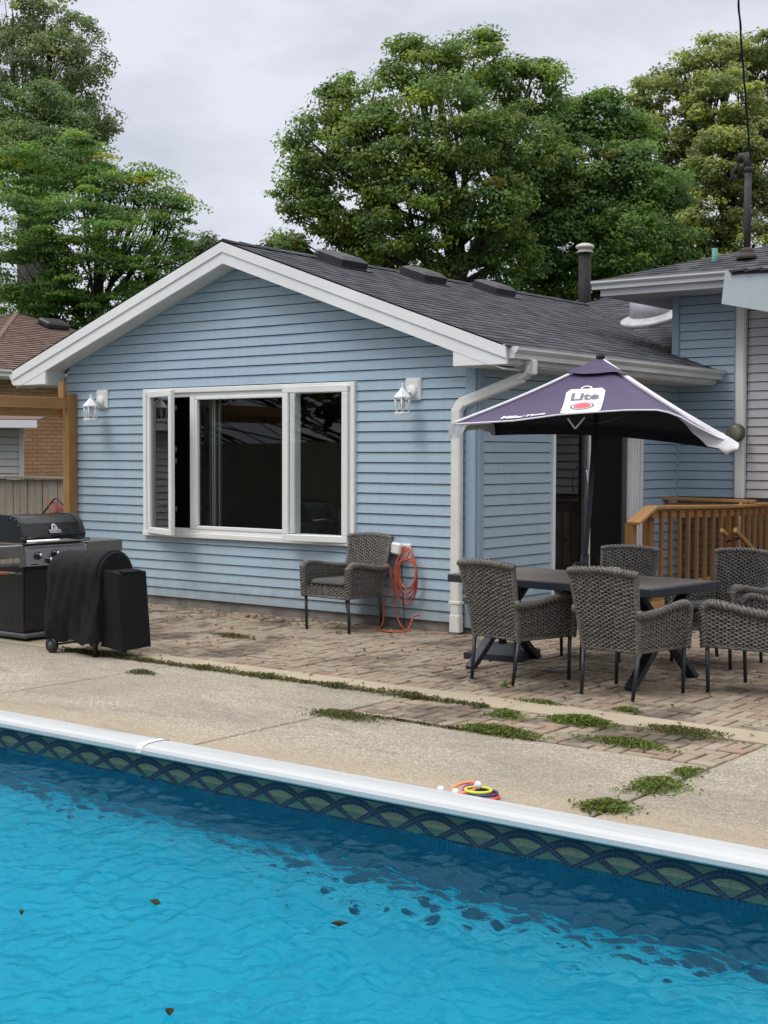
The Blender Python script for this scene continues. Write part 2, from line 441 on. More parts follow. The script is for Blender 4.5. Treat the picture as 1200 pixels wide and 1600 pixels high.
# ------------------------------------------------------------------ mesh builder
class MB:
    def __init__(self):
        self.v = []; self.f = []; self.mi = []; self.tint = []; self.uv = []; self.sm = []
        self.mats = []
        self.hast = False; self.hasuv = False
    def mat(self, m):
        if m not in self.mats:
            self.mats.append(m)
        return self.mats.index(m)
    def face(self, pts, m, uv=None, tint=None, smooth=False):
        i = len(self.v)
        self.v += [tuple(p) for p in pts]
        self.f.append(tuple(range(i, i + len(pts))))
        self.mi.append(self.mat(m)); self.tint.append(tint); self.uv.append(uv); self.sm.append(smooth)
        if tint is not None: self.hast = True
        if uv is not None: self.hasuv = True
    def poly(self, verts, faces, m, smooth=False, tint=None):
        i = len(self.v)
        self.v += [tuple(p) for p in verts]
        k = self.mat(m)
        for f in faces:
            self.f.append(tuple(i + a for a in f))
            self.mi.append(k); self.tint.append(tint); self.uv.append(None); self.sm.append(smooth)
        if tint is not None: self.hast = True
    def box(self, c, s, m, rot=None, bev=0.0, tint=None):
        x, y, z = (a / 2 for a in s)
        if bev <= 0:
            vs = [(-x, -y, -z), (x, -y, -z), (x, y, -z), (-x, y, -z), (-x, -y, z), (x, -y, z), (x, y, z), (-x, y, z)]
            fs = [(0, 3, 2, 1), (4, 5, 6, 7), (0, 1, 5, 4), (1, 2, 6, 5), (2, 3, 7, 6), (3, 0, 4, 7)]
        else:
            b = min(bev, x * .9, y * .9, z * .9)
            vs = []
            for zz, e in ((-z, b), (-z + b, 0), (z - b, 0), (z, b)):
                X, Y = x - e, y - e
                q = b if e == 0 else 0
                for sx, sy, first in ((-1, -1, 0), (1, -1, 1), (1, 1, 0), (-1, 1, 1)):
                    a_ = (sx * (X - q), sy * Y); b_ = (sx * X, sy * (Y - q))
                    pr = (b_, a_) if (sx * sy > 0) else (a_, b_)
                    vs += [(pr[0][0], pr[0][1], zz), (pr[1][0], pr[1][1], zz)]
            fs = [tuple(reversed(range(8))), tuple(range(24, 32))]
            for r in range(3):
                for k in range(8):
                    a = r * 8 + k; b2 = r * 8 + (k + 1) % 8
                    fs.append((a, b2, b2 + 8, a + 8))
        Mx = Matrix.Identity(3) if rot is None else rot
        C = Vector(c)
        vs = [C + Mx @ Vector(v) for v in vs]
        self.poly(vs, fs, m, False, tint)
    def bar(self, a, b, w, h, m, upv=(0, 0, 1), bev=0.0):
        a = Vector(a); b = Vector(b)
        d = (b - a); ln = d.length; d.normalize()
        u = Vector(upv)
        s = d.cross(u)
        if s.length < 1e-5:
            s = d.cross(Vector((0, 1, 0)))
        s.normalize(); u = s.cross(d)
        rot = Matrix((d, s, u)).transposed()
        self.box((a + b) / 2, (ln, w, h), m, rot, bev)
    def tube(self, pts, r, m, n=8, cap=True, closed=False, smooth=True):
        P = [Vector(p) for p in pts]
        rs = r if isinstance(r, (list, tuple)) else [r] * len(P)
        N = len(P)
        rings = []
        prev = None
        for i in range(N):
            if closed:
                d = P[(i + 1) % N] - P[i - 1]
            else:
                d = P[min(i + 1, N - 1)] - P[max(i - 1, 0)]
            if d.length < 1e-9: d = Vector((0, 0, 1))
            d.normalize()
            if prev is None:
                a = d.orthogonal().normalized()
            else:
                a = prev - d * prev.dot(d)
                a = a.normalized() if a.length > 1e-6 else d.orthogonal().normalized()
            prev = a
            b = d.cross(a)
            rings.append([P[i] + (a * math.cos(2 * math.pi * k / n) + b * math.sin(2 * math.pi * k / n)) * rs[i] for k in range(n)])
        vs = [p for rr in rings for p in rr]
        fs = []
        for i in range(N if closed else N - 1):
            for k in range(n):
                a = i * n + k; b2 = i * n + (k + 1) % n
                c2 = ((i + 1) % N) * n + (k + 1) % n; d2 = ((i + 1) % N) * n + k
                fs.append((a, b2, c2, d2))
        if cap and not closed:
            fs.append(tuple(reversed(range(n))))
            fs.append(tuple(range((N - 1) * n, N * n)))
        self.poly(vs, fs, m, smooth)
    def lathe(self, prof, c, m, n=20, axis=None, smooth=True):
        C = Vector(c)
        q = Matrix.Identity(3) if axis is None else Vector((0, 0, 1)).rotation_difference(Vector(axis)).to_matrix()
        vs = [C + q @ Vector((r * math.cos(2 * math.pi * k / n), r * math.sin(2 * math.pi * k / n), z)) for r, z in prof for k in range(n)]
        fs = []
        for i in range(len(prof) - 1):
            for k in range(n):
                fs.append((i * n + k, i * n + (k + 1) % n, (i + 1) * n + (k + 1) % n, (i + 1) * n + k))
        if prof[0][0] > 1e-6: fs.append(tuple(reversed(range(n))))
        if prof[-1][0] > 1e-6: fs.append(tuple(range((len(prof) - 1) * n, len(prof) * n)))
        self.poly(vs, fs, m, smooth)
    def prism(self, poly, ax0, ax1, m):
        # poly: list of 3D points (a ring); extruded from offset ax0 to ax1 (vectors)
        n = len(poly)
        a0 = Vector(ax0); a1 = Vector(ax1)
        vs = [Vector(p) + a0 for p in poly] + [Vector(p) + a1 for p in poly]
        fs = [tuple(reversed(range(n))), tuple(range(n, 2 * n))]
        for k in range(n):
            fs.append((k, (k + 1) % n, n + (k + 1) % n, n + k))
        self.poly(vs, fs, m)
    def build(self, name, parent=None, loc=None, fix=True):
        me = bpy.data.meshes.new(name)
        me.from_pydata(self.v, [], self.f)
        for mm in self.mats:
            me.materials.append(mm)
        me.polygons.foreach_set('material_index', self.mi)
        me.polygons.foreach_set('use_smooth', self.sm)
        if self.hast:
            at = me.attributes.new('tint', 'FLOAT_COLOR', 'FACE')
            buf = []
            for c in self.tint:
                c = c or (0.5, 0.5, 0.5)
                buf += [c[0], c[1], c[2], 1.0]
            at.data.foreach_set('color', buf)
        if self.hasuv:
            ul = me.uv_layers.new(name='UVMap')
            buf = []
            for f, u in zip(self.f, self.uv):
                for k in range(len(f)):
                    buf += list(u[k]) if u else [0.0, 0.0]
            ul.data.foreach_set('uv', buf)
        me.validate()
        me.update()
        if fix:
            import bmesh
            bm = bmesh.new(); bm.from_mesh(me)
            bmesh.ops.recalc_face_normals(bm, faces=bm.faces)
            bm.to_mesh(me); bm.free()
        o = bpy.data.objects.new(name, me)
        COL.objects.link(o)
        if parent: o.parent = parent
        if loc is not None: o.location = loc
        return o

def tag(o, label=None, cat=None, group=None, kind=None):
    if label: o['label'] = label
    if cat: o['category'] = cat
    if group: o['group'] = group
    if kind: o['kind'] = kind
    return o
def empty(name, loc=(0, 0, 0), rz=0.0):
    e = bpy.data.objects.new(name, None)
    e.empty_display_size = 0.1
    COL.objects.link(e)
    e.location = loc
    e.rotation_euler = (0, 0, rz)
    return e
def copy_tree(o, parent=None):
    c = o.copy()
    COL.objects.link(c)
    if parent: c.parent = parent
    for ch in list(o.children):
        copy_tree(ch, c)
    return c
def raw_mesh(name, V, F, mat, tint=None, parent=None):
    """V (n,3) array, F (m,k) array, tint (m,3)."""
    me = bpy.data.meshes.new(name)
    me.vertices.add(len(V)); me.vertices.foreach_set('co', np.asarray(V, np.float32).ravel())
    k = F.shape[1]
    me.loops.add(F.size); me.loops.foreach_set('vertex_index', F.astype(np.int32).ravel())
    me.polygons.add(len(F))
    me.polygons.foreach_set('loop_start', np.arange(0, F.size, k, dtype=np.int32))
    if tint is not None:
        at = me.attributes.new('tint', 'FLOAT_COLOR', 'FACE')
        buf = np.ones((len(F), 4), np.float32); buf[:, :3] = tint
        at.data.foreach_set('color', buf.ravel())
    me.materials.append(mat)
    me.update(calc_edges=True)
    o = bpy.data.objects.new(name, me)
    COL.objects.link(o)
    if parent: o.parent = parent
    return o

V3 = Vector
# ================================================================== SETTING
PX0, PX1, PY0, PY1 = -11.0, 9.5, -10.15, -5.45     # pool rectangle (water edge)
WL = -0.165
def frame_sheet(mb, x0, x1, y0, y1, hx0, hx1, hy0, hy1, z, m):
    for a, b, c, d in ((x0, x1, y0, hy0), (x0, x1, hy1, y1), (x0, hx0, hy0, hy1), (hx1, x1, hy0, hy1)):
        mb.face([(a, c, z), (b, c, z), (b, d, z), (a, d, z)], m)
mb = MB(); frame_sheet(mb, -400, 400, -400, 400, PX0 - .2, PX1 + .2, PY0 - .2, PY1 + .2, -0.05, M['lawn'])
tag(mb.build('ground'), kind='structure')

# concrete deck slabs with open joints
mb = MB()
def slab(x0, x1, y0, y1, m, z=0.0, d=0.06, gap=0.012):
    e = 0.006
    x0 += gap; x1 -= gap; y0 += gap; y1 -= gap
    top = [(x0 + e, y0 + e, z), (x1 - e, y0 + e, z), (x1 - e, y1 - e, z), (x0 + e, y1 - e, z)]
    lo = [(x0, y0, z - e), (x1, y0, z - e), (x1, y1, z - e), (x0, y1, z - e)]
    bt = [(x0, y0, z - d), (x1, y0, z - d), (x1, y1, z - d), (x0, y1, z - d)]
    mb.poly(top + lo + bt, [(0, 1, 2, 3)] + [(4 + k, 4 + (k + 1) % 4, (k + 1) % 4, k) for k in range(4)] +
            [(8 + k, 8 + (k + 1) % 4, 4 + (k + 1) % 4, 4 + k) for k in range(4)], m)
DY0, DY1 = -5.30, -3.09
for a, b in ((-10.3, -7.9), (-7.9, -5.55), (-5.55, -3.2), (-3.2, -0.82), (-0.82, 1.50)):
    slab(a, b, DY0, DY1, M['concrete'])
slab(1.50, 4.13, DY0, -3.84, M['concrete'])
slab(4.13, 6.6, DY0, DY1, M['concrete'])
slab(6.6, 9.2, DY0, DY1, M['concrete'])
for a in range(-4, 4):
    slab(a * 2.5, a * 2.5 + 2.5, -13.2, PY0 - .06, M['concrete'])
tag(mb.build('pool_deck'), kind='structure')
mb = MB()
mb.face([(-10.5, -5.42, -0.03), (10, -5.42, -0.03), (10, 4.3, -0.03), (-10.5, 4.3, -0.03)], M['joint'])
tag(mb.build('ground_bed'), kind='structure')
mb = MB()
for a, b in ((-10.3, -6.6), (-6.6, -3.6), (-3.6, -0.55), (-0.55, 2.3), (2.3, 4.14), (4.14, 7.2)):
    x0, x1 = a, b
    slab(a, b, -3.085, -2.765, M['strip'], z=0.006, gap=0.004)
tag(mb.build('deck_kerb'), kind='structure')

# herringbone pavers
mb = MB()
w = 0.1025
pal = [(0.335, 0.268, 0.198), (0.33, 0.258, 0.188), (0.345, 0.275, 0.203), (0.315, 0.265, 0.205), (0.345, 0.285, 0.215), (0.33, 0.235, 0.168), (0.355, 0.298, 0.232), (0.305, 0.237, 0.173)]
def paver(x0, x1, y0, y1):
    gp = 0.0085
    x0 += gp; x1 -= gp; y0 += gp; y1 -= gp
    e = 0.006
    dz = random.uniform(-0.005, 0.004)
    tx, ty = random.uniform(-0.006, 0.006), random.uniform(-0.006, 0.006)
    cx, cy = (x0 + x1) / 2, (y0 + y1) / 2
    Z = lambda x, y, z: (x, y, z + dz + (x - cx) * tx + (y - cy) * ty)
    top = [Z(x0 + e, y0 + e, 0), Z(x1 - e, y0 + e, 0), Z(x1 - e, y1 - e, 0), Z(x0 + e, y1 - e, 0)]
    lo = [Z(x0, y0, -e), Z(x1, y0, -e), Z(x1, y1, -e), Z(x0, y1, -e)]
    bt = [(x0, y0, -0.05), (x1, y0, -0.05), (x1, y1, -0.05), (x0, y1, -0.05)]
    c = random.choice(pal)
    k = random.uniform(0.80, 0.95) * (0.6 if random.random() < 0.05 else 1)
    mb.poly(top + lo + bt, [(0, 1, 2, 3)] + [(4 + q, 4 + (q + 1) % 4, (q + 1) % 4, q) for q in range(4)] +
            [(8 + q, 8 + (q + 1) % 4, 4 + (q + 1) % 4, 4 + q) for q in range(4)], M['paver'], tint=tuple(v * k for v in c))
def herring(x0, x1, y0, y1, ox, oy):
    nx = int((x1 - x0) / w) + 2; ny = int((y1 - y0) / w) + 2
    for i in range(-2, nx):
        for j in range(-2, ny):
            k = (i - j) % 4
            if k == 0: r = (i, i + 2, j, j + 1)
            elif k == 3: r = (i, i + 1, j, j + 2)
            else: continue
            a, b, c, d = ox + r[0] * w, ox + r[1] * w, oy + r[2] * w, oy + r[3] * w
            a, b, c, d = max(a, x0), min(b, x1), max(c, y0), min(d, y1)
            if b - a > 0.03 and d - c > 0.03:
                paver(a, b, c, d)
herring(-6.4, 0.0, -2.76, 0.02, -6.4, -2.76)
herring(0.0, 4.9, -2.76, 1.62, 0.0, -2.76)
herring(1.50, 4.13, -3.83, -3.09, 1.50, -3.83)
tag(mb.build('paver_patio'), kind='structure')

# pool: coping, liner wall with printed border, floor, water
mb = MB()
prof = [(-5.285, -0.03), (-5.285, 0.018), (-5.295, 0.030), (-5.33, 0.038), (-5.42, 0.040), (-5.47, 0.036), (-5.50, 0.026), (-5.512, 0.010), (-5.512, -0.012), (-5.50, -0.022), (-5.455, -0.024)]
def coping(x0, x1):
    for a, b in zip(prof, prof[1:]):
        mb.face([(x0, a[0], a[1]), (x1, a[0], a[1]), (x1, b[0], b[1]), (x0, b[0], b[1])], M['coping'], smooth=False)
for a, b in ((PX0 - .2, -2.45), (-2.449, 1.385), (1.387, 5.2), (5.201, PX1 + .2)):
    coping(a, b)
for y in (PY0 - 0.06,):
    mb.box(((PX0 + PX1) / 2, y - .05, 0.005), (PX1 - PX0 + .4, 0.24, 0.06), M['white'], bev=0.015)
for x, s in ((PX0, -1), (PX1, 1)):
    mb.box((x + s * 0.06, (PY0 + PY1) / 2, 0.005), (0.22, PY1 - PY0 - .12, 0.058), M['white'], bev=0.015)
pc = tag(mb.build('pool_coping'), kind='structure')
mb = MB()
pr2 = [(y - 0.0035 if i > 6 else y, z + 0.0045) for i, (y, z) in enumerate(prof[1:10])]
for a, b in zip(pr2, pr2[1:]):
    mb.face([(1.36, a[0], a[1]), (1.41, a[0], a[1]), (1.41, b[0], b[1]), (1.36, b[0], b[1])], M['gutter'])
tag(mb.build('coping_joint_clip'), 'small grey clip covering the joint in the white pool coping', 'clip')

mb = MB()
Yw = PY1
def wallq(x0, x1, z0, z1, y, m):
    mb.face([(x0, y, z0), (x1, y, z0), (x1, y, z1), (x0, y, z1)], m, uv=[(x0, z0), (x1, z0), (x1, z1), (x0, z1)])
wallq(PX0, PX1, -0.045, -0.02, Yw, M['liner_navy'])
wallq(PX0, PX1, -0.118, -0.045, Yw, M['liner_band'])
wallq(PX0, PX1, -0.160, -0.118, Yw, M['liner_green'])
wallq(PX0, PX1, -0.172, -0.160, Yw, M['liner_navy'])
wallq(PX0, PX1, -0.95, -0.172, Yw, M['liner_wall'])
for (xa, ya, xb, yb) in ((PX0, PY0, PX0, PY1), (PX1, PY1, PX1, PY0), (PX1, PY0, PX0, PY0)):
    ln = math.hypot(xb - xa, yb - ya)
    for z0, z1, mm in ((-0.172, -0.02, M['liner_navy']), (-1.6, -0.172, M['liner_wall'])):
        mb.face([(xa, ya, z0), (xb, yb, z0), (xb, yb, z1), (xa, ya, z1)], mm, uv=[(0, z0), (ln, z0), (ln, z1), (0, z1)])
# printed arches built as small tile pieces
per = 0.253
def tilequad(pts, m):
    mb.face(pts, m)
k0 = int((PX0 + .3 - 3.676) / per) - 1
ki = 0
tl = [simple('arch_tile_a', (0.008, 0.012, 0.034, 1), 0.35), simple('arch_tile_b', (0.013, 0.020, 0.055, 1), 0.35)]
grout = simple('arch_grout', (0.075, 0.09, 0.125, 1), 0.5)
xc = 3.676 - per * 40
while xc < PX1 - 0.3:
    if xc > PX0 + 0.3 and xc > -1.6:
        off = 0.0012 + 0.0009 * (ki % 2)
        y = Yw - off
        a_, h_ = per * 1.0, 0.118
        N = 34
        def crv(t_):
            x_ = 2 * t_ - 1
            return (xc + a_ * x_, -0.158 + h_ * (0.35 * math.cos(math.pi * x_ / 2) ** 2 + 0.65 * (1 - x_ * x_)))
        def pt(t_, rr):
            p0_, p1_ = crv(t_ - 0.004), crv(t_ + 0.004)
            dx_, dz_ = p1_[0] - p0_[0], p1_[1] - p0_[1]
            l_ = math.hypot(dx_, dz_)
            c_ = crv(t_)
            k_ = 0.55 + 0.45 * math.sin(math.pi * t_)
            return (c_[0] + dz_ / l_ * rr * k_, max(-0.171, c_[1] - dx_ / l_ * rr * k_))
        ring0, ring1 = 0.0, 0.040
        for i in range(N):
            t0, t1 = i / N, (i + 1) / N
            p = [pt(t0, 0), pt(t1, 0), pt(t1, ring1), pt(t0, ring1)]
            mb.face([(q[0], y, q[1]) for q in p], grout)
        rows = ((0.001, 0.0185), (0.0215, 0.039))
        for ri, (r0, r1) in enumerate(rows):
            for i in range(N):
                t0, t1 = (i + 0.06) / N, (i + 0.95) / N
                if ri == 1: t0 += 0.5 / N; t1 += 0.5 / N
                if t1 > 1: continue
                p = [pt(t0, r0), pt(t1, r0), pt(t1, r1), pt(t0, r1)]
                mb.face([(q[0], y - 0.0004, q[1]) for q in p], tl[(i + ri) % 2])
    xc += per; ki += 1
tag(mb.build('pool_liner', fix=False), kind='structure')
mb = MB()
nx = 40
def fz(y):
    d = PY1 - y
    if d < 0.25: return -0.95 - 0.10 * (1 - math.cos(d / 0.25 * math.pi / 2))
    return -1.05 - 0.06 * (d - 0.25)
ys = [PY1, PY1 - .06, PY1 - .12, PY1 - .18, PY1 - .25, PY1 - 1.2, PY1 - 2.4, PY0]
for a, b in zip(ys, ys[1:]):
    mb.face([(PX0, a, fz(a)), (PX1, a, fz(a)), (PX1, b, fz(b)), (PX0, b, fz(b))], M['liner_floor'], smooth=True)
tag(mb.build('pool_floor'), kind='structure')
# water: a fine sheet with a real gentle swell (ripples in the shader)
xs = np.concatenate([np.linspace(PX0, -2.5, 60, endpoint=False), np.arange(-2.5, 6.6, 0.014), np.linspace(6.61, PX1, 30)])
ysn = np.concatenate([np.linspace(PY0, -9.0, 20, endpoint=False), np.linspace(-9.0, PY1, 255)])
gx, gy = np.meshgrid(xs, ysn)
gz = np.zeros_like(gx)
wr_ = np.random.default_rng(21)
gust = 0.75 + 0.35 * np.sin(0.9 * gx + 1.3 * gy + 0.5) * np.sin(1.7 * gx - 0.8 * gy + 2.0)
for i in range(140):
    lam = 0.05 * (13.0 ** wr_.uniform(0, 1) ** 1.15)
    th_ = R(62) + wr_.normal() * 1.15
    kk = 2 * math.pi / lam
    amp = 0.0265 * lam * (0.42 if lam > 0.3 else (1.35 if lam < 0.14 else 1.0)) / math.sqrt(120 / 8.0)
    ph_ = wr_.uniform(0, 6.28)
    gz += amp * gust * np.sin(kk * (math.cos(th_) * gx + math.sin(th_) * gy) + ph_ + 0.9 * np.sin(0.31 * kk * (math.sin(th_) * gx - math.cos(th_) * gy) + ph_ * 3))
Vw = np.stack([gx, gy, gz + WL], -1).reshape(-1, 3)
nX = len(xs)
ii, jj = np.meshgrid(np.arange(nX - 1), np.arange(len(ysn) - 1))
b0 = (jj * nX + ii).ravel()
wo = raw_mesh('water', Vw, np.stack([b0, b0 + 1, b0 + 1 + nX, b0 + nX], 1), M['water'])
wo.data.polygons.foreach_set('use_smooth', [True] * len(wo.data.polygons))
tag(wo, kind='structure')

# ================================================================== HOUSE
house = tag(empty('house'), 'pale blue sided house with white trim, charcoal roof and wide picture window', 'house')
EX = 0.1016
def siding(mb, O, U, N, z0, z1, spans, m, holes=(), zb=0.10):
    """spans(z)->(u0,u1); holes=[(u0,u1,z0,z1)]"""
    O = V3(O); U = V3(U); N = V3(N)
    k = math.floor((z0 - zb) / EX + 1e-6)
    while zb + k * EX < z1 - 1e-6:
        za, zc = zb + k * EX, zb + (k + 1) * EX
        lo, hi = max(za, z0), min(zc, z1)
        cuts = sorted({lo, hi} | {h for hh in holes for h in hh[2:] if lo < h < hi})
        for a, b in zip(cuts, cuts[1:]):
            s0, s1 = spans(a), spans(b)
            segs = [(s0[0], s0[1], s1[0], s1[1])]
            for h in holes:
                if h[2] <= a + 1e-6 and h[3] >= b - 1e-6:
                    new = []
                    for (p0, p1, q0, q1) in segs:
                        if h[0] > p0: new.append((p0, min(h[0], p1), q0, min(h[0], q1)))
                        if h[1] < p1: new.append((max(h[1], p0), p1, max(h[1], q0), q1))
                    segs = new
            GR = 0.0075
            top = zc - GR
            oa = 0.021 - 0.017 * (a - za) / EX
            cutsegs = []
            for (p0, p1, q0, q1) in segs:
                sm_ = p0 + ((k * 0.6180339 + 0.31 * (k % 3)) % 1.0) * (p1 - p0)
                if p1 - p0 > 1.3 and q0 + 0.1 < sm_ < q1 - 0.1:
                    cutsegs += [(p0, sm_, q0, sm_, 0.0), (sm_, p1, sm_, q1, 0.0022)]
                else:
                    cutsegs.append((p0, p1, q0, q1, 0.0))
            oa0 = oa
            for p0, p1, q0, q1, prd in cutsegs:
                if p1 - p0 < 0.004 and q1 - q0 < 0.004: continue
                oa = oa0 + prd
                P = lambda u, z, o: O + U * u + N * o + V3((0, 0, z))
                bt = min(b, top)
                if bt > a + 1e-5:
                    f_ = (bt - a) / (b - a)
                    r0, r1 = p0 + (q0 - p0) * f_, p1 + (q1 - p1) * f_
                    ob = 0.021 - 0.017 * (bt - za) / EX + prd
                    if prd:
                        mb.face([P(p0, a, oa - prd), P(p0, a, oa), P(r0, bt, ob), P(r0, bt, ob - prd)], m)
                    mb.face([P(p0, a, oa), P(p1, a, oa), P(r1, bt, ob), P(r0, bt, ob)], m)
                    if bt == top:
                        mb.face([P(r0, bt, ob), P(r1, bt, ob), P(r1, bt, -0.012), P(r0, bt, -0.012)], m)
                if abs(a - za) < 1e-6:
                    mb.face([P(p0, a, -0.012), P(p1, a, -0.012), P(p1, a, oa), P(p0, a, oa)], m)
                if b > top:
                    mb.face([P(p0, max(a, top), -0.011), P(p1, max(a, top), -0.011), P(q1, b, -0.011), P(q0, b, -0.011)], M['groove_shade'])
        k += 1
RIDX, RIDZ, RS = -3.01, 3.93, 0.354
WINB = (-4.47, -1.455, 0.80, 2.40)
def gable_span(z):
    # wall under the soffit line: peak (-3.005, 3.70)
    h = max(0.0, 3.70 - z) / 0.350
    return (max(-5.86, RIDX - h), min(0.0, RIDX + h))
mb = MB()
siding(mb, (0, 0, 0), (1, 0, 0), (0, -1, 0), 0.10, 3.70, gable_span, M['blue'], [WINB])
mb.build('front_wall', house, fix=False)
mb = MB()
DOOR = (1.365, 3.25, 0.30, 2.36)
siding(mb, (0, 0, 0), (0, 1, 0), (1, 0, 0), 0.10, 2.62, lambda z: (0.0, 4.25), M['blue'], [DOOR])
mb.build('side_wall', house, fix=False)
mb = MB()
siding(mb, (0, 4.25, 0), (1, 0, 0), (0, -1, 0), 1.218, 3.62, lambda z: (-0.05, 0.755), M['blue'], zb=0.2016)
mb.build('upper_wall', house, fix=False)
mb = MB()
siding(mb, (0, 4.25, 0), (1, 0, 0), (0, -1, 0), 1.218, 3.62, lambda z: (0.875, 6.5), M['grey'], [(1.16, 2.1, 2.88, 3.5)], zb=0.2016)
o = mb.build('grey_wall', house, fix=False); o['label'] = 'grey vinyl siding beside the white corner pipe'
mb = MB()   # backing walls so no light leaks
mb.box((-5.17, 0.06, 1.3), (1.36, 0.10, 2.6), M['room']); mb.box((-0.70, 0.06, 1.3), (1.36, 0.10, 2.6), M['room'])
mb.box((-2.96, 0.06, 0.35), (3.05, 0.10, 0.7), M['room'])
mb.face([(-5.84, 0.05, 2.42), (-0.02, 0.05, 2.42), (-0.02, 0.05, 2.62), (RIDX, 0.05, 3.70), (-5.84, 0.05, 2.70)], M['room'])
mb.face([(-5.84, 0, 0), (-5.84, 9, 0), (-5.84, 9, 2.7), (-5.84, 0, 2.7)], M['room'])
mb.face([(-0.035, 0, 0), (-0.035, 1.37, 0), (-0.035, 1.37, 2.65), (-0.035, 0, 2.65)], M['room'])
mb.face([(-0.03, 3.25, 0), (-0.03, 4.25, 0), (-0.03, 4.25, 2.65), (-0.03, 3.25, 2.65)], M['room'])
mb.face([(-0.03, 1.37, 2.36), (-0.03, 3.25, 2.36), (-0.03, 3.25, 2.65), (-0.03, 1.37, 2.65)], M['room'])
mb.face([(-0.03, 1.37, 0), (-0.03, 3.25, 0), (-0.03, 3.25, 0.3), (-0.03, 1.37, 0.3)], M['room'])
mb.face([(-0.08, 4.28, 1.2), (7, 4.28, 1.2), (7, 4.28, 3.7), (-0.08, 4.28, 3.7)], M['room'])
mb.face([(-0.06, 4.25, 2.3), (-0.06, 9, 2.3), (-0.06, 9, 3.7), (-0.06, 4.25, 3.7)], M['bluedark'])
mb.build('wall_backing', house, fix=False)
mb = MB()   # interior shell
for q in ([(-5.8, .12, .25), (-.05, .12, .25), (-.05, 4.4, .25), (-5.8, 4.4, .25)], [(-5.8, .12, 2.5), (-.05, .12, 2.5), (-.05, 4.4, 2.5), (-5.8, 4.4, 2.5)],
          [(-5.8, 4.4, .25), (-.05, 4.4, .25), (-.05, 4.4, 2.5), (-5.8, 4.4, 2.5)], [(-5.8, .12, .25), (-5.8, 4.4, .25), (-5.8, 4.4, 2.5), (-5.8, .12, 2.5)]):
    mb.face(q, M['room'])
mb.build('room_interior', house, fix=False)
# corner boards
mb = MB()
mb.box((-0.048, -0.013, 1.30), (0.116, 0.034, 2.48), M['bluedark'], bev=0.006)
mb.box((0.013, 0.050, 1.30), (0.034, 0.098, 2.48), M['bluedark'], bev=0.006)
mb.build('corner_board', house)
mb = MB()
mb.box((-0.018, 4.228, 3.05), (0.085, 0.036, 1.15), M['bluedark'], bev=0.005)
mb.box((0.735, 4.230, 2.40), (0.035, 0.036, 2.38), M['bluedark'], bev=0.005)
mb.box((0.020, 4.222, 1.74), (0.036, 0.03, 1.06), M['bluedark'], bev=0.005)
mb.build('corner_board', house)
mb = MB()
mb.box((-2.93, 0.045, 0.03), (5.84, 0.075, 0.16), M['foundation'])
mb.box((-0.045, 2.17, 0.03), (0.075, 4.2, 0.16), M['foundation'])
mb.face([(0.0, 4.262, 0), (6.5, 4.262, 0), (6.5, 4.262, 1.225), (0.0, 4.262, 1.225)], M['brick_grey'], uv=[(0, 0), (6.5, 0), (6.5, 1.22), (0, 1.22)])
mb.build('foundation', house)
# J channel under the soffit
mb = MB()
for sx in (-1, 1):
    e = (-5.86 if sx < 0 else 0.0)
    mb.bar((RIDX, -0.02, 3.700), (e if sx < 0 else -0.02, -0.02, 3.70 - 0.350 * abs((e if sx < 0 else -0.02) - RIDX)), 0.022, 0.03, M['bluedark'])
mb.build('soffit_trim', house)

# roof ------------------------------------------------------------------
def shingle_rows(mb, e0, e1, upv, L, m, row=0.14, th=0.0065, clip=None):
    """eave from e0 to e1, upv = unit up-slope vector, L = slope length. clip(v)->(u0,u1) fraction limits in metres."""
    e0 = V3(e0); e1 = V3(e1); U = e1 - e0; W_ = U.length; U.normalize(); upv = V3(upv).normalized()
    N = U.cross(upv).normalized()
    if N.z < 0: N = -N
    v = 0.0; k = 0
    while v < L - 1e-4:
        v1 = min(v + row, L)
        a0, a1 = clip(v) if clip else (0, W_)
        b0, b1 = clip(v1) if clip else (0, W_)
        if a1 - a0 > 0.001 or b1 - b0 > 0.001:
            P = lambda u, vv, n: e0 + U * u + upv * vv + N * n
            mb.face([P(a0, v, th), P(a1, v, th), P(b1, v1, 0.001), P(b0, v1, 0.001)], m, uv=[(a0, v + 1e-3), (a1, v + 1e-3), (b1, v1 - 1e-3), (b0, v1 - 1e-3)])
            mb.face([P(a0, v, -0.01), P(a1, v, -0.01), P(a1, v, th), P(a0, v, th)], m, uv=[(a0, v + .001), (a1, v + .001), (a1, v + .01), (a0, v + .01)])
        v = v1; k += 1
OVY = -0.305          # front of the rake overhang
EXR, EXL = 0.545, -6.50
ca = 1 / math.sqrt(1 + RS * RS)
LS_R = (EXR - RIDX) / ca
mb = MB()
zr = RIDZ - RS * (EXR - RIDX)
W_R = 4.25 + 4.2 - OVY
def clipR(v):
    # right slope stops at the upper storey wall (Y=4.24) while X>-0.05, else runs back to the valley line
    x = EXR - v * ca
    yend = 4.24 if x > -0.06 else min(7.45, 4.60 + (-0.06 - x))
    return (0.0, yend - OVY)
shingle_rows(mb, (EXR, OVY, zr), (EXR, OVY + W_R, zr), (-ca, 0, RS * ca), LS_R, M['shingle'], clip=clipR)
zl = RIDZ - RS * (RIDX - EXL)
shingle_rows(mb, (EXL, OVY, zl), (EXL, 7.45, zl), (ca, 0, RS * ca), (RIDX - EXL) / ca, M['shingle'])
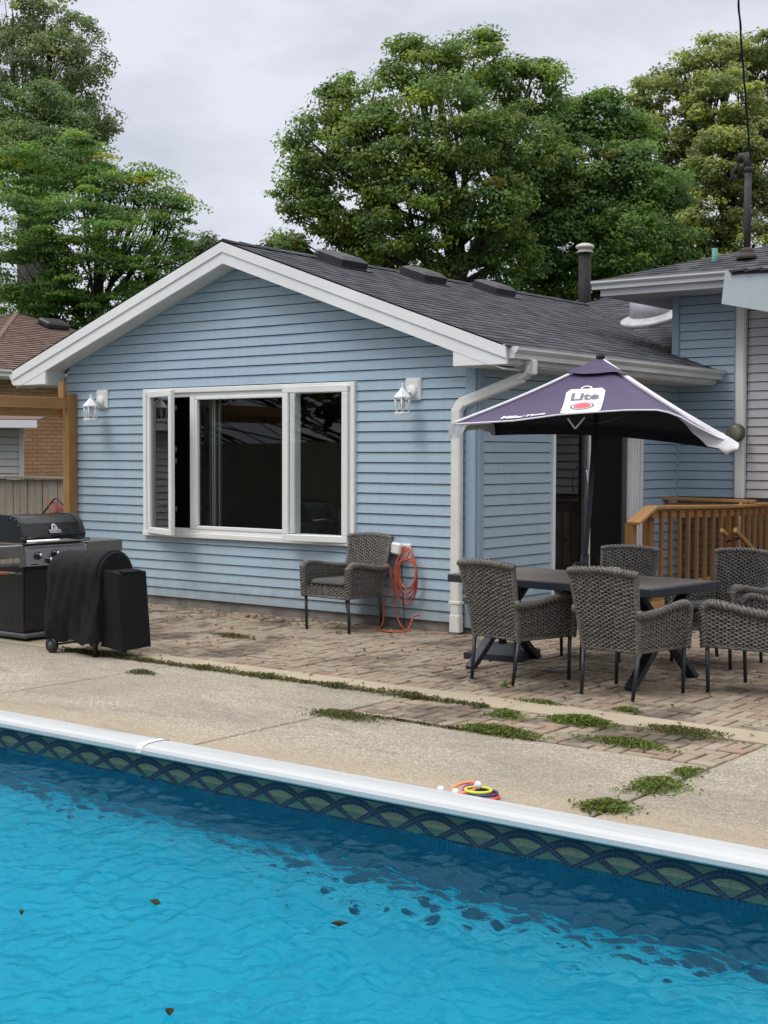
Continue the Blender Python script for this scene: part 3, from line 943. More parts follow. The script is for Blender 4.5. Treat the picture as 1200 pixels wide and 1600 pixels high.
# cross wing behind, with its valley
def clipB(v):
    y = 4.30 + v * ca
    x0 = -0.22 - (y - 4.47) if y < 7.42 else -3.0 + (y - 7.42) * 0.6
    return (max(0.0, x0 + 4.0), 7.0)
shingle_rows(mb, (-4.0, 4.30, RIDZ + 0.02 - RS * (7.42 - 4.30)), (3.0, 4.30, RIDZ + 0.02 - RS * (7.42 - 4.30)), (0, ca, RS * ca), 4.6 / ca, M['shingle'], clip=clipB)
# ridge caps
for i in range(30):
    y = OVY + 0.02 + i * 0.255
    if y > 7.2: break
    for s in (-1, 1):
        P = lambda dx, yy, n: (RIDX + s * dx, yy, RIDZ - RS * dx + n)
        mb.face([P(0, y, .026), P(.15, y, .022), P(.15, y + .26, .012), P(0, y + .26, .016)], M['shingle'], uv=[(i * .3, 0), (i * .3 + .12, 0), (i * .3 + .12, .13), (i * .3, .13)])
        mb.face([P(0, y, .005), P(.15, y, .0), P(.15, y, .022), P(0, y, .026)], M['shingle'], uv=[(i * .3, 0), (i * .3 + .12, 0), (i * .3 + .12, .02), (i * .3, .02)])
roof = mb.build('roof', house, fix=False)
# rake fascia: wide white board with a crisp upper band, both sides, plus soffit and eave boxes
mb = MB()
def rake_pts(x, z_off):
    return RIDZ - RS * abs(x - RIDX) + z_off
for sx, xe in ((-1, EXL), (1, EXR - 0.03)):
    ZB = 2.515
    xcut = RIDX + sx * (RIDZ - 0.235 - ZB) / RS
    y0, y1 = OVY, OVY + 0.03
    mb.prism([(RIDX, 0, RIDZ - .012), (xe, 0, rake_pts(xe, -.012)), (xe, 0, rake_pts(xe, -.115)), (RIDX, 0, RIDZ - .115)], (0, y0, 0), (0, y1, 0), M['white'])
    y0, y1 = OVY + 0.014, OVY + 0.04
    mb.prism([(RIDX, 0, RIDZ - .115), (xe, 0, rake_pts(xe, -.115)), (xe, 0, ZB), (xcut, 0, ZB), (RIDX, 0, RIDZ - .235)], (0, y0, 0), (0, y1, 0), M['white'])
    xi = -0.07 if sx > 0 else -5.905
    mb.prism([(xcut, 0, ZB + .001), (xi, 0, ZB + .001), (xi, 0, rake_pts(xi, -.2345))], (0, y0 + .004, 0), (0, y1, 0), M['white'])
mb.build('fascia', house)
mb = MB()
for sx, xe in ((-1, -6.46), (1, 0.48)):
    # rake soffit boards
    n = 26
    for i in range(n):
        x0 = RIDX + (xe - RIDX) * i / n; x1 = RIDX + (xe - RIDX) * (i + 0.97) / n
        a, b = rake_pts(x0, -0.228), rake_pts(x1, -0.228)
        mb.poly([(x0, OVY + .03, a), (x1, OVY + .03, b), (x1, -0.002, b), (x0, -0.002, a), (x0, OVY + .03, a + .01), (x1, OVY + .03, b + .01), (x1, -0.002, b + .01), (x0, -0.002, a + .01)],
                [(0, 3, 2, 1), (4, 5, 6, 7), (0, 1, 5, 4), (1, 2, 6, 5), (2, 3, 7, 6), (3, 0, 4, 7)], M['soffit'])
# eave soffit boxes (inner faces and undersides)
mb.box((-5.902, (OVY + .036) / 2, 2.60), (0.012, -OVY - .04, 0.165), M['soffit'])
mb.box((-0.073, (OVY + .036) / 2, 2.60), (0.012, -OVY - .04, 0.165), M['soffit'])
mb.box((-6.18, 3.5, 2.512), (0.57, 7.55, 0.012), M['soffit'])
for i in range(17):
    y0 = OVY + .04 + i * .268
    mb.box((0.205, y0 + .130, 2.512), (0.55, 0.258, 0.012), M['soffit'])
mb.build('soffit', house)
# eave fascia + gutter (K style)
mb = MB()
mb.box((0.488, 1.98, 2.605), (0.022, 4.50, 0.17), M['gutter'])
mb.build('fascia', house)
def gutter(mb, a, b, outv, zt, m, h=0.115, d=0.115):
    a = V3((a[0], a[1], 0)); b = V3((b[0], b[1], 0)); o = V3((outv[0], outv[1], 0)).normalized()
    pf = [(0.0, zt), (0.0, zt - h), (d * .62, zt - h), (d * .66, zt - h * .62), (d * .86, zt - h * .45), (d, zt - h * .28), (d, zt - .012), (d + .006, zt), (d - .012, zt + .002), (d - .012, zt - .01)]
    U = (b - a)
    for p, q in zip(pf, pf[1:]):
        mb.face([a + o * p[0] + V3((0, 0, p[1])), b + o * p[0] + V3((0, 0, p[1])), b + o * q[0] + V3((0, 0, q[1])), a + o * q[0] + V3((0, 0, q[1]))], m)
    for e in (a, b):
        mb.face([e + o * p[0] + V3((0, 0, p[1])) for p in pf[:8]], m)
mb = MB()
gutter(mb, (0.502, OVY + 0.05), (0.502, 4.30), (1, 0), 2.672, M['gutter'], h=0.105)
mb.build('gutter', house, fix=False)
mb = MB()
gutter(mb, (-6.502, OVY + 0.05), (-6.502, 7.3), (-1, 0), 2.65, M['gutter'])
mb.build('gutter', house, fix=False)
# downspout: outlet, elbows, diagonal and vertical pipe with strap
mb = MB()
def rectpipe(pts, wx, wy, m, upv=(0, 1, 0)):
    for a, b in zip(pts, pts[1:]):
        mb.bar(a, b, wx, wy, m, upv, bev=0.012)
rectpipe([(-0.165, -0.075, 0.02), (-0.165, -0.075, 2.135)], 0.105, 0.075, M['dsp'], (0, 1, 0))
A_, B_ = V3((-0.165, -0.075, 2.13)), V3((0.535, 0.075, 2.44))
rectpipe([A_ + V3((0, 0, -0.02)), A_ + V3((0.055, 0.012, 0.065))], 0.10, 0.075, M['dsp'], (0, 1, 0))
rectpipe([A_ + V3((0.03, 0.006, 0.045)), B_ + V3((-0.06, -0.013, -0.028))], 0.10, 0.075, M['dsp'], (0, 1, 0))
for i in range(6):
    f = i / 5
    ang = f * 1.15
    c = B_ + V3((-0.075 + 0.085 * math.sin(ang), -0.016 + 0.018 * math.sin(ang), -0.03 + 0.11 * (1 - math.cos(ang)) ** 0.9))
    mb.box(c, (0.085 + .006 * (i % 2), 0.104 + .006 * (i % 2), 0.035), M['dsp'], Matrix.Rotation(-(0.45 + 0.9 * f) , 3, 'Y') @ Matrix.Rotation(0.21, 3, 'Z'), 0.008)
rectpipe([(0.548, 0.078, 2.43), (0.548, 0.078, 2.57)], 0.10, 0.08, M['dsp'], (0, 1, 0))
mb.box((-0.165, -0.075, 0.30), (0.125, 0.088, 0.030), M['dsp'], bev=0.004)
mb.box((-0.165, -0.075, 0.10), (0.112, 0.082, 0.17), M['dsp'], bev=0.008)
mb.build('downspout', house)

# roof vents
def roof_vent(x, y, parent=house, mm=M['plastic_dark'], s=1.0):
    z = RIDZ - RS * (x - RIDX)
    mb = MB()
    q = Matrix.Rotation(math.atan(RS), 3, 'Y')
    C = V3((x, y, z))
    pr = []
    hx, hy, hz = 0.19 * s, 0.23 * s, 0.125 * s
    lv = [(-hx, -hy, 0), (hx, -hy, 0), (hx, hy, 0), (-hx, hy, 0), (-hx, -hy, hz * .72), (hx, -hy, hz * .72), (hx, hy, hz * .72), (-hx, hy, hz * .72),
          (-hx + .05, -hy + .06, hz), (hx - .05, -hy + .06, hz), (hx - .05, hy - .06, hz), (-hx + .05, hy - .06, hz)]
    mb.poly([C + q @ V3(p) for p in lv], [(0, 1, 5, 4), (1, 2, 6, 5), (2, 3, 7, 6), (3, 0, 4, 7), (4, 5, 9, 8), (5, 6, 10, 9), (6, 7, 11, 10), (7, 4, 8, 11), (8, 9, 10, 11)], mm)
    mb.box(C + q @ V3((0, 0, 0.012)), (0.50 * s, 0.56 * s, 0.008), mm, q)
    o = mb.build('roof_vent', parent)
    return o
for x, y in ((-2.72, 1.32), (-2.665, 2.80), (-2.62, 4.30)):
    roof_vent(x, y)
# flue pipe with white cap
mb = MB(); mb.tube([(-3.20, 7.70, 3.2), (-3.20, 7.70, 4.745)], 0.094, simple('flue_black', (0.010, 0.010, 0.011, 1), 0.75, var=0.3), 16)
ch = mb.build('chimney_pipe', house)
mb = MB(); mb.lathe([(0.0, 4.74), (0.125, 4.74), (0.13, 4.755), (0.105, 4.765), (0.105, 4.80), (0.135, 4.806), (0.143, 4.83), (0.12, 4.86), (0.07, 4.88), (0.0, 4.885)], (-3.20, 7.70, 0), simple('aged_cap', (0.50, 0.46, 0.42, 1), 0.6, var=0.25), 20)
mb.build('pipe_cap', ch)
# tubular skylight / round metal curb with pale flange
mb = MB(); mb.lathe([(0.27, 3.3), (0.262, 3.95), (0.0, 3.97)], (-1.32, 6.12, 0), M['flash'], 28)
sk = mb.build('skylight_tube', house)
mb = MB(); mb.lathe([(0.265, 0.075), (0.30, 0.05), (0.38, 0.03), (0.39, 0.02), (0.39, -0.03), (0.26, -0.03)], (-1.32, 6.12, 3.515), simple('aged_flange', (0.40, 0.41, 0.42, 1), 0.5, var=0.2), 28, (0, -0.334, 0.943))
mb.build('flange', sk)

# upper storey eave and hip roof
UE, UZ, US = 3.62, 3.735, 0.31
mb = MB()
cu = 1 / math.sqrt(1 + US * US)
def clipF(v): return (v * cu, 9.0)
shingle_rows(mb, (-0.74, UE, UZ), (8.26, UE, UZ), (0, cu, US * cu), 3.9 / cu, M['shingle'], row=0.15, th=0.008, clip=clipF)
def clipL(v): return (v * cu, 9.0)
shingle_rows(mb, (-0.74, UE, UZ), (-0.74, UE + 9, UZ), (cu, 0, US * cu), 3.9 / cu, M['shingle'], row=0.15, th=0.008, clip=clipL)
mb.build('roof', house, fix=False)
mb = MB()
mb.box((3.3, UE + 0.035, UZ - 0.095), (8.0, 0.022, 0.17), M['gutter'])
mb.box((-0.70, UE + 4.5, UZ - 0.095), (0.022, 8.9, 0.17), M['gutter'])
mb.build('fascia', house)
mb = MB()
for i in range(30):
    x0 = -0.68 + i * 0.26
    mb.box((x0 + .126, UE + .345, UZ - 0.17), (0.252, 0.60, 0.012), M['soffit'])
mb.box((-0.385, 6.4, UZ - 0.172), (0.62, 4.4, 0.012), M['soffit'])
mb.build('soffit', house)
mb = MB()
gutter(mb, (-0.78, UE + .024), (4.5, UE + .024), (0, -1), UZ - 0.004, M['gutter'], h=0.10, d=0.10)
mb.build('gutter', house, fix=False)
# white conduit corner pipe
mb = MB(); mb.bar((0.815, 4.195, 1.20), (0.815, 4.195, 3.60), 0.118, 0.09, M['dsp'], (0, 1, 0), bev=0.018)
mb.tube([(0.83, 4.19, 0.3), (0.83, 4.19, 1.2)], 0.02, M['white'], 8)
mb.build('corner_pipe', house)
# lower porch roof end: pale fascia board with worn shingles on top
mb = MB()
mb.prism([(1.00, 0, 3.690), (1.087, 0, 3.683), (1.087, 0, 3.64), (2.6, 0, 3.58), (2.6, 0, 3.02), (1.5, 0, 3.215), (0.962, 0, 3.335)], (0, 3.30, 0), (0, 3.335, 0), simple('pale_blue_board', (0.44, 0.50, 0.54, 1), 0.45, var=0.05))
mb.build('porch_fascia', house)
mb = MB()
for i in range(9):
    x0 = 1.075 + i * 0.17
    mb.box((x0 + .085, 3.66, 3.672 - 0.012 * i * 0.2 + random.uniform(-.006, .008)), (0.20, 0.80, 0.022), M['shingle_old'], Matrix.Rotation(random.uniform(-.06, .08), 3, 'Y'))
    mb.box((x0 + .085, 3.67, 3.645), (0.17, 0.76, 0.02), M['black'])
mb.build('porch_roof', house)
# upper right window (partly in frame)
mb = MB()
for c, s in (((1.19, 4.228, 3.19), (0.06, 0.06, 0.62)), ((2.07, 4.228, 3.19), (0.06, 0.06, 0.62)), ((1.63, 4.228, 2.89), (0.94, 0.065, 0.055)), ((1.63, 4.228, 3.49), (0.94, 0.065, 0.055))):
    mb.box(c, s, M['whitev'], bev=0.008)
wf = mb.build('window', house)
mb = MB(); mb.face([(1.2, 4.235, 2.9), (2.06, 4.235, 2.9), (2.06, 4.235, 3.48), (1.2, 4.235, 3.48)], M['glass'])
mb.build('pane', wf)

# picture window ---------------------------------------------------------
mb = MB()
x0, x1, z0, z1 = -4.497, -1.428, 0.775, 2.425
T = 0.055
for c, s in ((((x0 + x1) / 2, -0.02, z1 - T / 2), (x1 - x0, 0.06, T)), (((x0 + x1) / 2, -0.026, z0 + T / 2), (x1 - x0, 0.075, T)),
             ((x0 + T / 2, -0.021, (z0 + z1) / 2), (T, 0.062, z1 - z0 - 2 * T)), ((x1 - T / 2, -0.021, (z0 + z1) / 2), (T, 0.062, z1 - z0 - 2 * T))):
    mb.box(c, s, M['whitev'], bev=0.006)
win = mb.build('window', house)
win['label'] = 'wide three part white window with both side casements ajar'
mb = MB()
iz0, iz1 = z0 + T, z1 - T
fw_ = 0.045
for c, s in ((((x0 + x1) / 2, 0.02, iz1 - fw_ / 2), (x1 - x0 - 2 * T, 0.09, fw_)), (((x0 + x1) / 2, 0.02, iz0 + fw_ / 2), (x1 - x0 - 2 * T, 0.09, fw_)),
             ((-3.728, 0.016, (iz0 + iz1) / 2), (0.075, 0.095, iz1 - iz0 - 2 * fw_ - .002)), ((-2.268, 0.016, (iz0 + iz1) / 2), (0.075, 0.095, iz1 - iz0 - 2 * fw_ - .002)),
             ((x0 + T + .02, 0.016, (iz0 + iz1) / 2), (0.04, 0.095, iz1 - iz0 - 2 * fw_ - .002)), ((x1 - T - .02, 0.016, (iz0 + iz1) / 2), (0.04, 0.095, iz1 - iz0 - 2 * fw_ - .002))):
    mb.box(c, s, M['whitev'], bev=0.005)
# picture light inner bead
for c, s in (((-2.998, -0.012, iz1 - .062), (1.36, 0.05, 0.036)), ((-2.998, -0.012, iz0 + .062), (1.36, 0.05, 0.036)), ((-3.668, -0.012, 1.6), (0.042, 0.05, iz1 - iz0 - .165)), ((-2.328, -0.012, 1.6), (0.042, 0.05, iz1 - iz0 - .165))):
    mb.box(c, s, M['white'], bev=0.006)
mb.build('frame', win)
mb = MB(); mb.face([(-3.66, 0.0, 0.86), (-2.335, 0.0, 0.86), (-2.335, 0.0, 2.345), (-3.66, 0.0, 2.345)], M['glass'])
mb.build('pane', win)
def casement(hx, sgn, wid, ang, name='sash'):
    """hinged at hx; opens outward (-Y); sgn=+1 leaf extends to +X."""
    mb = MB()
    za, zb_ = 0.805, 2.395
    fr = 0.07
    d = V3((sgn * math.cos(ang), -math.sin(ang), 0)); n = V3((0, 0, 1)).cross(d)
    O = V3((hx, -0.045, 0))
    rot = Matrix((d, n, V3((0, 0, 1)))).transposed()
    def bx(u, z, su, sz, sy=0.05):
        mb.box(O + d * u + V3((0, 0, z)), (su, sy, sz), M['whitev'], rot, 0.006)
    bx(wid / 2, zb_ - fr / 2, wid, fr); bx(wid / 2, za + fr / 2, wid, fr)
    bx(fr / 2, (za + zb_) / 2, fr, zb_ - za - 2 * fr - .001); bx(wid - fr / 2, (za + zb_) / 2, fr, zb_ - za - 2 * fr - .001)
    o = mb.build(name, win)
    mb = MB()
    a, b = O + d * (fr - .01), O + d * (wid - fr + .01)
    mb.face([a + V3((0, 0, za + fr - .01)), b + V3((0, 0, za + fr - .01)), b + V3((0, 0, zb_ - fr + .01)), a + V3((0, 0, zb_ - fr + .01))], M['glass'])
    mb.build('pane', o)
    for zz in (1.10, 1.62, 1.75, 2.2):
        mb = MB()
        mb.box(O + d * (wid - .02) + n * (0.04 * (1 if n.y > 0 else -1)) + V3((0, 0, zz)), (0.025, 0.03, 0.05), M['castgrey'], rot, 0.004)
        mb.build('latch', o)
    return o
casement(-4.40, 1, 0.68, R(21))
casement(-1.505, -1, 0.775, R(9))
mb = MB()
for i in range(8):
    mb.box((-3.62 + i * 0.016, 0.16 + 0.02 * (i % 2), 1.55), (0.02, 0.03, 1.7), M['soffit'] if i % 3 else M['room'])
o = mb.build('curtain', house)
for x in (-3.15, -2.35):
    mb = MB()
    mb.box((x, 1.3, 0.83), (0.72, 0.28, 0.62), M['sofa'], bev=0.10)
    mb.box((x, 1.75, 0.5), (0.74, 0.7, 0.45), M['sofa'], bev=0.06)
    tag(mb.build('armchair'), 'dark armchair seen through the picture window, ' + ('nearer its left edge' if x < -3 else 'nearer the right casement'), 'armchair', 'armchairs inside the room')

# sliding door -------------------------------------------------------------
mb = MB()
y0, y1, z0, z1 = 1.345, 3.295, 0.27, 2.38
for (ya, yb) in ((y0, y0 + .05), (y1 - .05, y1), (y1 - .115, y1 - .07), (y1 - .175, y1 - .135), (y1 - .235, y1 - .195)):
    mb.box((0.012 + (0.012 if ya > 3.2 else 0), (ya + yb) / 2, (z0 + z1) / 2), (0.07, yb - ya, z1 - z0), M['white'], bev=0.006)
mb.box((0.004, (y0 + y1) / 2, z1 - .03), (0.05, y1 - y0 - .1, 0.06), M['white']); mb.box((0.004, (y0 + y1) / 2, z0 + .03), (0.05, y1 - y0 - .1, 0.06), M['white'])
mb.box((0.005, 3.12, 1.32), (0.03, 0.26, z1 - z0 - .13), M['gutter'])
mb.box((0.01, 2.115, 1.32), (0.05, 0.035, z1 - z0 - .13), M['white'], bev=0.004)
mb.box((0.006, 2.045, 1.32), (0.04, 0.06, z1 - z0 - .13), M['castgrey'], bev=0.004)
dr = mb.build('sliding_door', house)
mb = MB(); mb.face([(-0.012, 1.395, .33), (-0.012, 2.03, .33), (-0.012, 2.03, 2.32), (-0.012, 1.395, 2.32)], M['glass']); mb.build('pane', dr)
mb = MB(); mb.face([(-0.005, 2.14, .33), (-0.005, 2.99, .33), (-0.005, 2.99, 2.32), (-0.005, 2.14, 2.32)], M['screen'])
mb.box((0.0, 2.94, 1.32), (0.02, 0.10, 1.98), M['castgrey']); mb.build('screen', dr)
mb = MB(); mb.tube([(0.03, 1.99, 1.25), (0.07, 1.985, 1.32), (0.08, 1.98, 1.42), (0.07, 1.985, 1.52), (0.03, 1.99, 1.58)], 0.008, M['chrome'], 8); mb.build('handle', dr)
# opposite far wall of the room seen through the door: sideboard
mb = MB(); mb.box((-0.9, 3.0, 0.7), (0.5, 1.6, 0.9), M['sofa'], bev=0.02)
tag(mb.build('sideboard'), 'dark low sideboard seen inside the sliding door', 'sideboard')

# service mast, green pipe, wire ------------------------------------------------
mast = tag(empty('service_mast', (0.86, 4.2, 3.90)), 'weathered dark service mast on the upper roof with cable hood', 'mast')
mb = MB(); mb.tube([(0, 0, 0), (0, 0, 1.02)], 0.042, M['rust'], 12); mb.build('pipe', mast)
mb = MB(); mb.lathe([(0.12, 0.02), (0.10, 0.075), (0.075, 0.09), (0.085, 0.115), (0.05, 0.15), (0.044, 0.15)], (0, 0, 0), simple('rubber_boot', (0.06, 0.045, 0.04, 1), 0.8, var=0.4), 16); mb.build('boot', mast)
mb = MB(); mb.lathe([(0.05, 1.0), (0.05, 1.05), (0.03, 1.06)], (0, 0, 0), M['rust'], 12)
mb.tube([(0.0, 0, 1.05), (-0.005, 0, 1.13), (-0.03, 0, 1.18), (-0.08, 0, 1.18), (-0.11, 0, 1.13)], [0.035, 0.045, 0.055, 0.052, 0.045], M['rust'], 12); mb.build('cable_hood', mast)
mb = MB()
for k, dx in enumerate((-0.02, 0.0, 0.02)):
    mb.tube([(-0.10, dx, 1.14), (-0.16 - .03 * k, dx, 1.02), (-0.20, dx, 0.94 + .03 * k), (-0.13, dx, 0.95), (-0.02, dx * 2, 1.10), (0.03, 0, 1.2)], 0.008, M['black'], 6)
mb.build('cable', mast)
mb = MB()
pts = []
for i in range(40):
    f = i / 39
    pts.append((0.89 + 0.48 * f + 0.003 * math.sin(i * 1.9), 4.2 - 7.0 * f * 0.25, 5.02 + 2.2 * f + 0.35 * f * f))
mb.tube(pts, 0.012, M['black'], 6); mb.tube([(p[0] + .009 * math.sin(i * 1.3), p[1] + .009 * math.cos(i * 1.3), p[2]) for i, p in enumerate(pts)], 0.007, M['black'], 5)
tag(mb.build('overhead_wire'), 'twisted black overhead wire rising from the roof mast', 'wire')
mb = MB(); mb.tube([(0.45, 4.25, 3.80), (0.45, 4.25, 4.085)], 0.034, simple('green_pipe', (0.10, 0.27, 0.21, 1), 0.6), 12)
tag(mb.build('vent_pipe'), 'short pale green vent pipe poking above the upper roof', 'pipe')

# electric meter
mt = tag(empty('electric_meter', (0.800, 4.13, 1.955)), 'round olive grey electric meter on the white corner pipe', 'meter')
mb = MB(); mb.lathe([(0.105, 0.0), (0.105, 0.05), (0.098, 0.06), (0.0, 0.06)], (0, 0, 0), M['castgrey'], 24, (0, -1, 0)); mb.build('rim', mt)
mb = MB(); mb.lathe([(0.094, 0.061), (0.09, 0.10), (0.07, 0.115), (0.0, 0.12)], (0, 0, 0), simple('meter_face', (0.22, 0.21, 0.15, 1), 0.25, var=0.3, vscale=18), 24, (0, -1, 0)); mb.build('dial', mt)

# wall lanterns
def lantern(x, label):
    e = tag(empty('wall_lantern', (x, 0, 2.33)), label, 'wall lamp', 'white lanterns on the blue wall')
    mb = MB(); mb.box((0, -0.022, 0), (0.19, 0.035, 0.215), M['white_plastic'], bev=0.012); mb.box((0, -0.032, 0), (0.155, 0.035, 0.18), M['white_plastic'], bev=0.01); mb.build('mount', e)
    mb = MB(); mb.lathe([(0.065, 0.0), (0.06, 0.02), (0.03, 0.03), (0.0, 0.032)], (0, -0.045, -0.02), M['white'], 16, (0, -1, 0))
    mb.tube([(0, -0.06, -0.03), (0, -0.12, -0.045), (0, -0.16, -0.01), (0, -0.185, 0.02), (0, -0.20, 0.0)], 0.013, M['white'], 8); mb.build('arm', e)
    mb = MB()
    zc = -0.045
    mb.lathe([(0.002, zc + .10), (0.008, zc + .09), (0.012, zc + .05), (0.02, zc + .045), (0.05, zc + .01), (0.092, zc - .035), (0.092, zc - .045), (0.0, zc - .045)], (0, -0.20, 0), M['white'], 6, smooth=False)
    mb.lathe([(0.082, zc - .205), (0.085, zc - .19), (0.078, zc - .185), (0.0, zc - .185)], (0, -0.20, 0), M['white'], 6, smooth=False)
    for k in range(6):
        a = 2 * math.pi * k / 6
        mb.tube([(0.078 * math.cos(a), -0.20 + 0.078 * math.sin(a), zc - .04), (0.066 * math.cos(a), -0.20 + 0.066 * math.sin(a), zc - .19)], 0.0075, M['white'], 6)
    mb.build('cage', e)
    mb = MB(); mb.lathe([(0.0, zc - .15), (0.022, zc - .14), (0.028, zc - .11), (0.018, zc - .07), (0.015, zc - .045)], (0, -0.20, 0), simple('bulb_glass', (0.6, 0.6, 0.58, 1), 0.2), 12); mb.build('bulb', e)
    return e
lantern(-5.205, 'white lantern wall lamp beside the brown wooden post')
lantern(-0.715, 'white lantern wall lamp between the window and the downspout')

# outlet and cord
ob = tag(empty('outlet_box', (-0.855, 0, 0.765)), 'white weatherproof outlet box with open cover on the blue wall', 'outlet')
mb = MB(); mb.box((0.05, -0.02, -0.01), (0.14, 0.04, 0.15), M['white_plastic'], bev=0.01); mb.build('box', ob)
mb = MB(); mb.box((-0.03, -0.075, 0.02), (0.15, 0.075, 0.115), M['white_plastic'], Matrix.Rotation(0.16, 3, 'Y'), 0.016); mb.build('cover', ob)
mb = MB()
loops = []
N = 26
for k in range(5):
    cx, cz = -0.76 + 0.012 * k, 0.53 + 0.018 * (k % 3)
    rx, rz = 0.135 - 0.008 * k, 0.275 - 0.035 * k
    for i in range(N):
        a = math.pi / 2 + 2 * math.pi * i / N
        loops.append((cx + rx * math.cos(a), -0.075 - 0.012 * k - 0.012 * math.sin(a * 2 + k), cz + rz * math.sin(a) * (1 if math.sin(a) > 0 else 1.05)))
mb.tube(loops, 0.008, M['orange'], 6)
def smooth_path(P, n=10):
    P = [V3(p) for p in P]
    out = []
    for i in range(len(P) - 1):
        p0, p1, p2, p3 = P[max(i - 1, 0)], P[i], P[i + 1], P[min(i + 2, len(P) - 1)]
        for k in range(n):
            t_ = k / n
            out.append(0.5 * ((2 * p1) + (-p0 + p2) * t_ + (2 * p0 - 5 * p1 + 4 * p2 - p3) * t_ ** 2 + (-p0 + 3 * p1 - 3 * p2 + p3) * t_ ** 3))
    out.append(P[-1])
    return out
mb.tube(smooth_path([(-0.99, -0.12, 0.645), (-0.93, -0.12, 0.62), (-0.905, -0.13, 0.53), (-0.93, -0.12, 0.38), (-0.99, -0.12, 0.27), (-0.985, -0.13, 0.14), (-0.96, -0.20, 0.03), (-0.90, -0.33, 0.012), (-0.75, -0.40, 0.012), (-0.62, -0.33, 0.012), (-0.63, -0.22, 0.02), (-0.66, -0.12, 0.08), (-0.66, -0.08, 0.13), (-0.60, -0.06, 0.15)]), 0.008, M['orange'], 6)
mb.tube(smooth_path([(-0.88, -0.08, 0.50), (-0.895, -0.09, 0.3), (-0.86, -0.10, 0.16), (-0.80, -0.12, 0.06), (-0.72, -0.16, 0.012), (-0.66, -0.24, 0.012)]), 0.008, M['orange'], 6)
tag(mb.build('extension_cord'), 'orange extension cord coiled at the outlet and trailing onto the pavers', 'cord')
mb = MB()
mb.tube(smooth_path([(-0.80, -0.06, 0.70), (-0.79, -0.10, 0.55), (-0.775, -0.10, 0.3), (-0.76, -0.10, 0.1), (-0.78, -0.12, 0.012), (-0.84, -0.16, 0.012)]), 0.005, M['black'], 6)
tag(mb.build('power_cord'), 'thin black cord hanging straight down from the white outlet', 'cord')

# ------------------------------------------------------------------ deck railing beside the door
dk = tag(empty('wooden_deck'), 'small cedar deck with slatted railing beside the sliding door', 'deck')
mb = MB()
for i in range(7):
    mb.box((0.10 + i * 0.142, 2.8, 0.225), (0.137, 2.4, 0.036), M['cedar_h'], bev=0.004)
mb.box((1.02, 2.75, 0.12), (0.036, 2.5, 0.19), M['cedar_h']); mb.box((0.5, 1.58, 0.12), (1.0, 0.036, 0.19), M['cedar_h'])
mb.build('floor', dk)
P0, P1, P2, P3 = V3((1.0, 1.236, 1.056)), V3((1.0, 1.626, 1.201)), V3((1.0, 3.667, 1.156)), V3((1.14, 4.18, 1.170))
mb = MB()
for a, b in ((P0, P1), (P1, P2), (P2, P3)):
    mb.bar(a - V3((0, 0, .018)), b - V3((0, 0, .018)), 0.14, 0.036, M['cedar_h'], bev=0.006)
mb.bar((0.0, 3.93, 1.20), (1.10, 3.93, 1.185), 0.14, 0.036, M['cedar_h'], bev=0.006)
mb.build('top_rail', dk)
mb = MB()
for a, b in ((P1, P2), (P2, P3)):
    mb.bar(a - V3((0.0, 0, .085)), b - V3((0.0, 0, .085)), 0.036, 0.085, M['cedar_h'], bev=0.004)
    mb.bar(V3((a.x, a.y, 0.36)), V3((b.x, b.y, 0.36)), 0.036, 0.085, M['cedar_h'], bev=0.004)
mb.bar((0.02, 3.95, 1.11), (1.08, 3.95, 1.10), 0.036, 0.085, M['cedar_h'])
mb.build('rail_board', dk)
for (x, y, zt) in ((1.0, 1.29, 1.035), (0.99, 1.68, 1.16), (0.99, 3.66, 1.115)):
    mb = MB(); mb.box((x - 0.05, y, zt / 2), (0.09, 0.09, zt), M['cedar'], bev=0.006); mb.build('post', dk)
nb = 10
for i in range(nb):
    f = (i + 0.7) / nb
    p = P1.lerp(P2, f)
    mb = MB(); mb.box((p.x + 0.038, p.y, (0.28 + p.z - .06) / 2), (0.038, 0.038, p.z - .06 - .28), M['cedar'], bev=0.004); mb.build('baluster', dk)
for i in range(5):
    p = P2.lerp(P3, (i + .6) / 5)
    mb = MB(); mb.box((p.x + 0.038, p.y, (0.28 + p.z - .06) / 2), (0.038, 0.038, p.z - .06 - .28), M['cedar'], bev=0.004); mb.build('baluster', dk)
mb = MB()
mb.bar((1.17, 3.25, 0.90), (1.17, 3.75, 0.66), 0.045, 0.06, M['cedar_h'], bev=0.01)
mb.box((1.17, 2.97, 0.88), (0.045, 0.14, 0.05), M['cedar_h'], Matrix.Rotation(-.4, 3, 'X'), bev=0.01)
hr = mb.build('handrail', dk)
mb = MB(); mb.tube([(1.17, 3.36, 0.80), (1.12, 3.30, 0.79), (1.06, 3.28, 0.76)], 0.012, M['black'], 6); mb.build('bracket', hr)

# ------------------------------------------------------------------ pergola, fence, shed, neighbour
pg = tag(empty('pergola'), 'brown stained pergola post and beam at the house corner', 'pergola')
mb = MB(); mb.box((-5.709, -0.085, 1.20), (0.116, 0.13, 2.40), M['post'], bev=0.006)
mb.box((-5.735, -0.175, 2.44), (0.10, 0.05, 0.20), M['post_h'], bev=0.006); mb.build('post', pg)
mb = MB(); mb.bar((-5.70, -4.2, 2.277), (-5.70, -0.152, 2.287), 0.045, 0.135, M['post_h'], bev=0.005)
mb.build('beam', pg)
mb = MB(); mb.bar((-5.80, -4.2, 2.17), (-5.80, -0.02, 2.18), 0.045, 0.10, M['post_h'], bev=0.005); mb.build('beam', pg)
mb = MB(); mb.box((-5.709, -4.1, 1.1), (0.116, 0.13, 2.2), M['post'], bev=0.006); mb.build('post', pg)

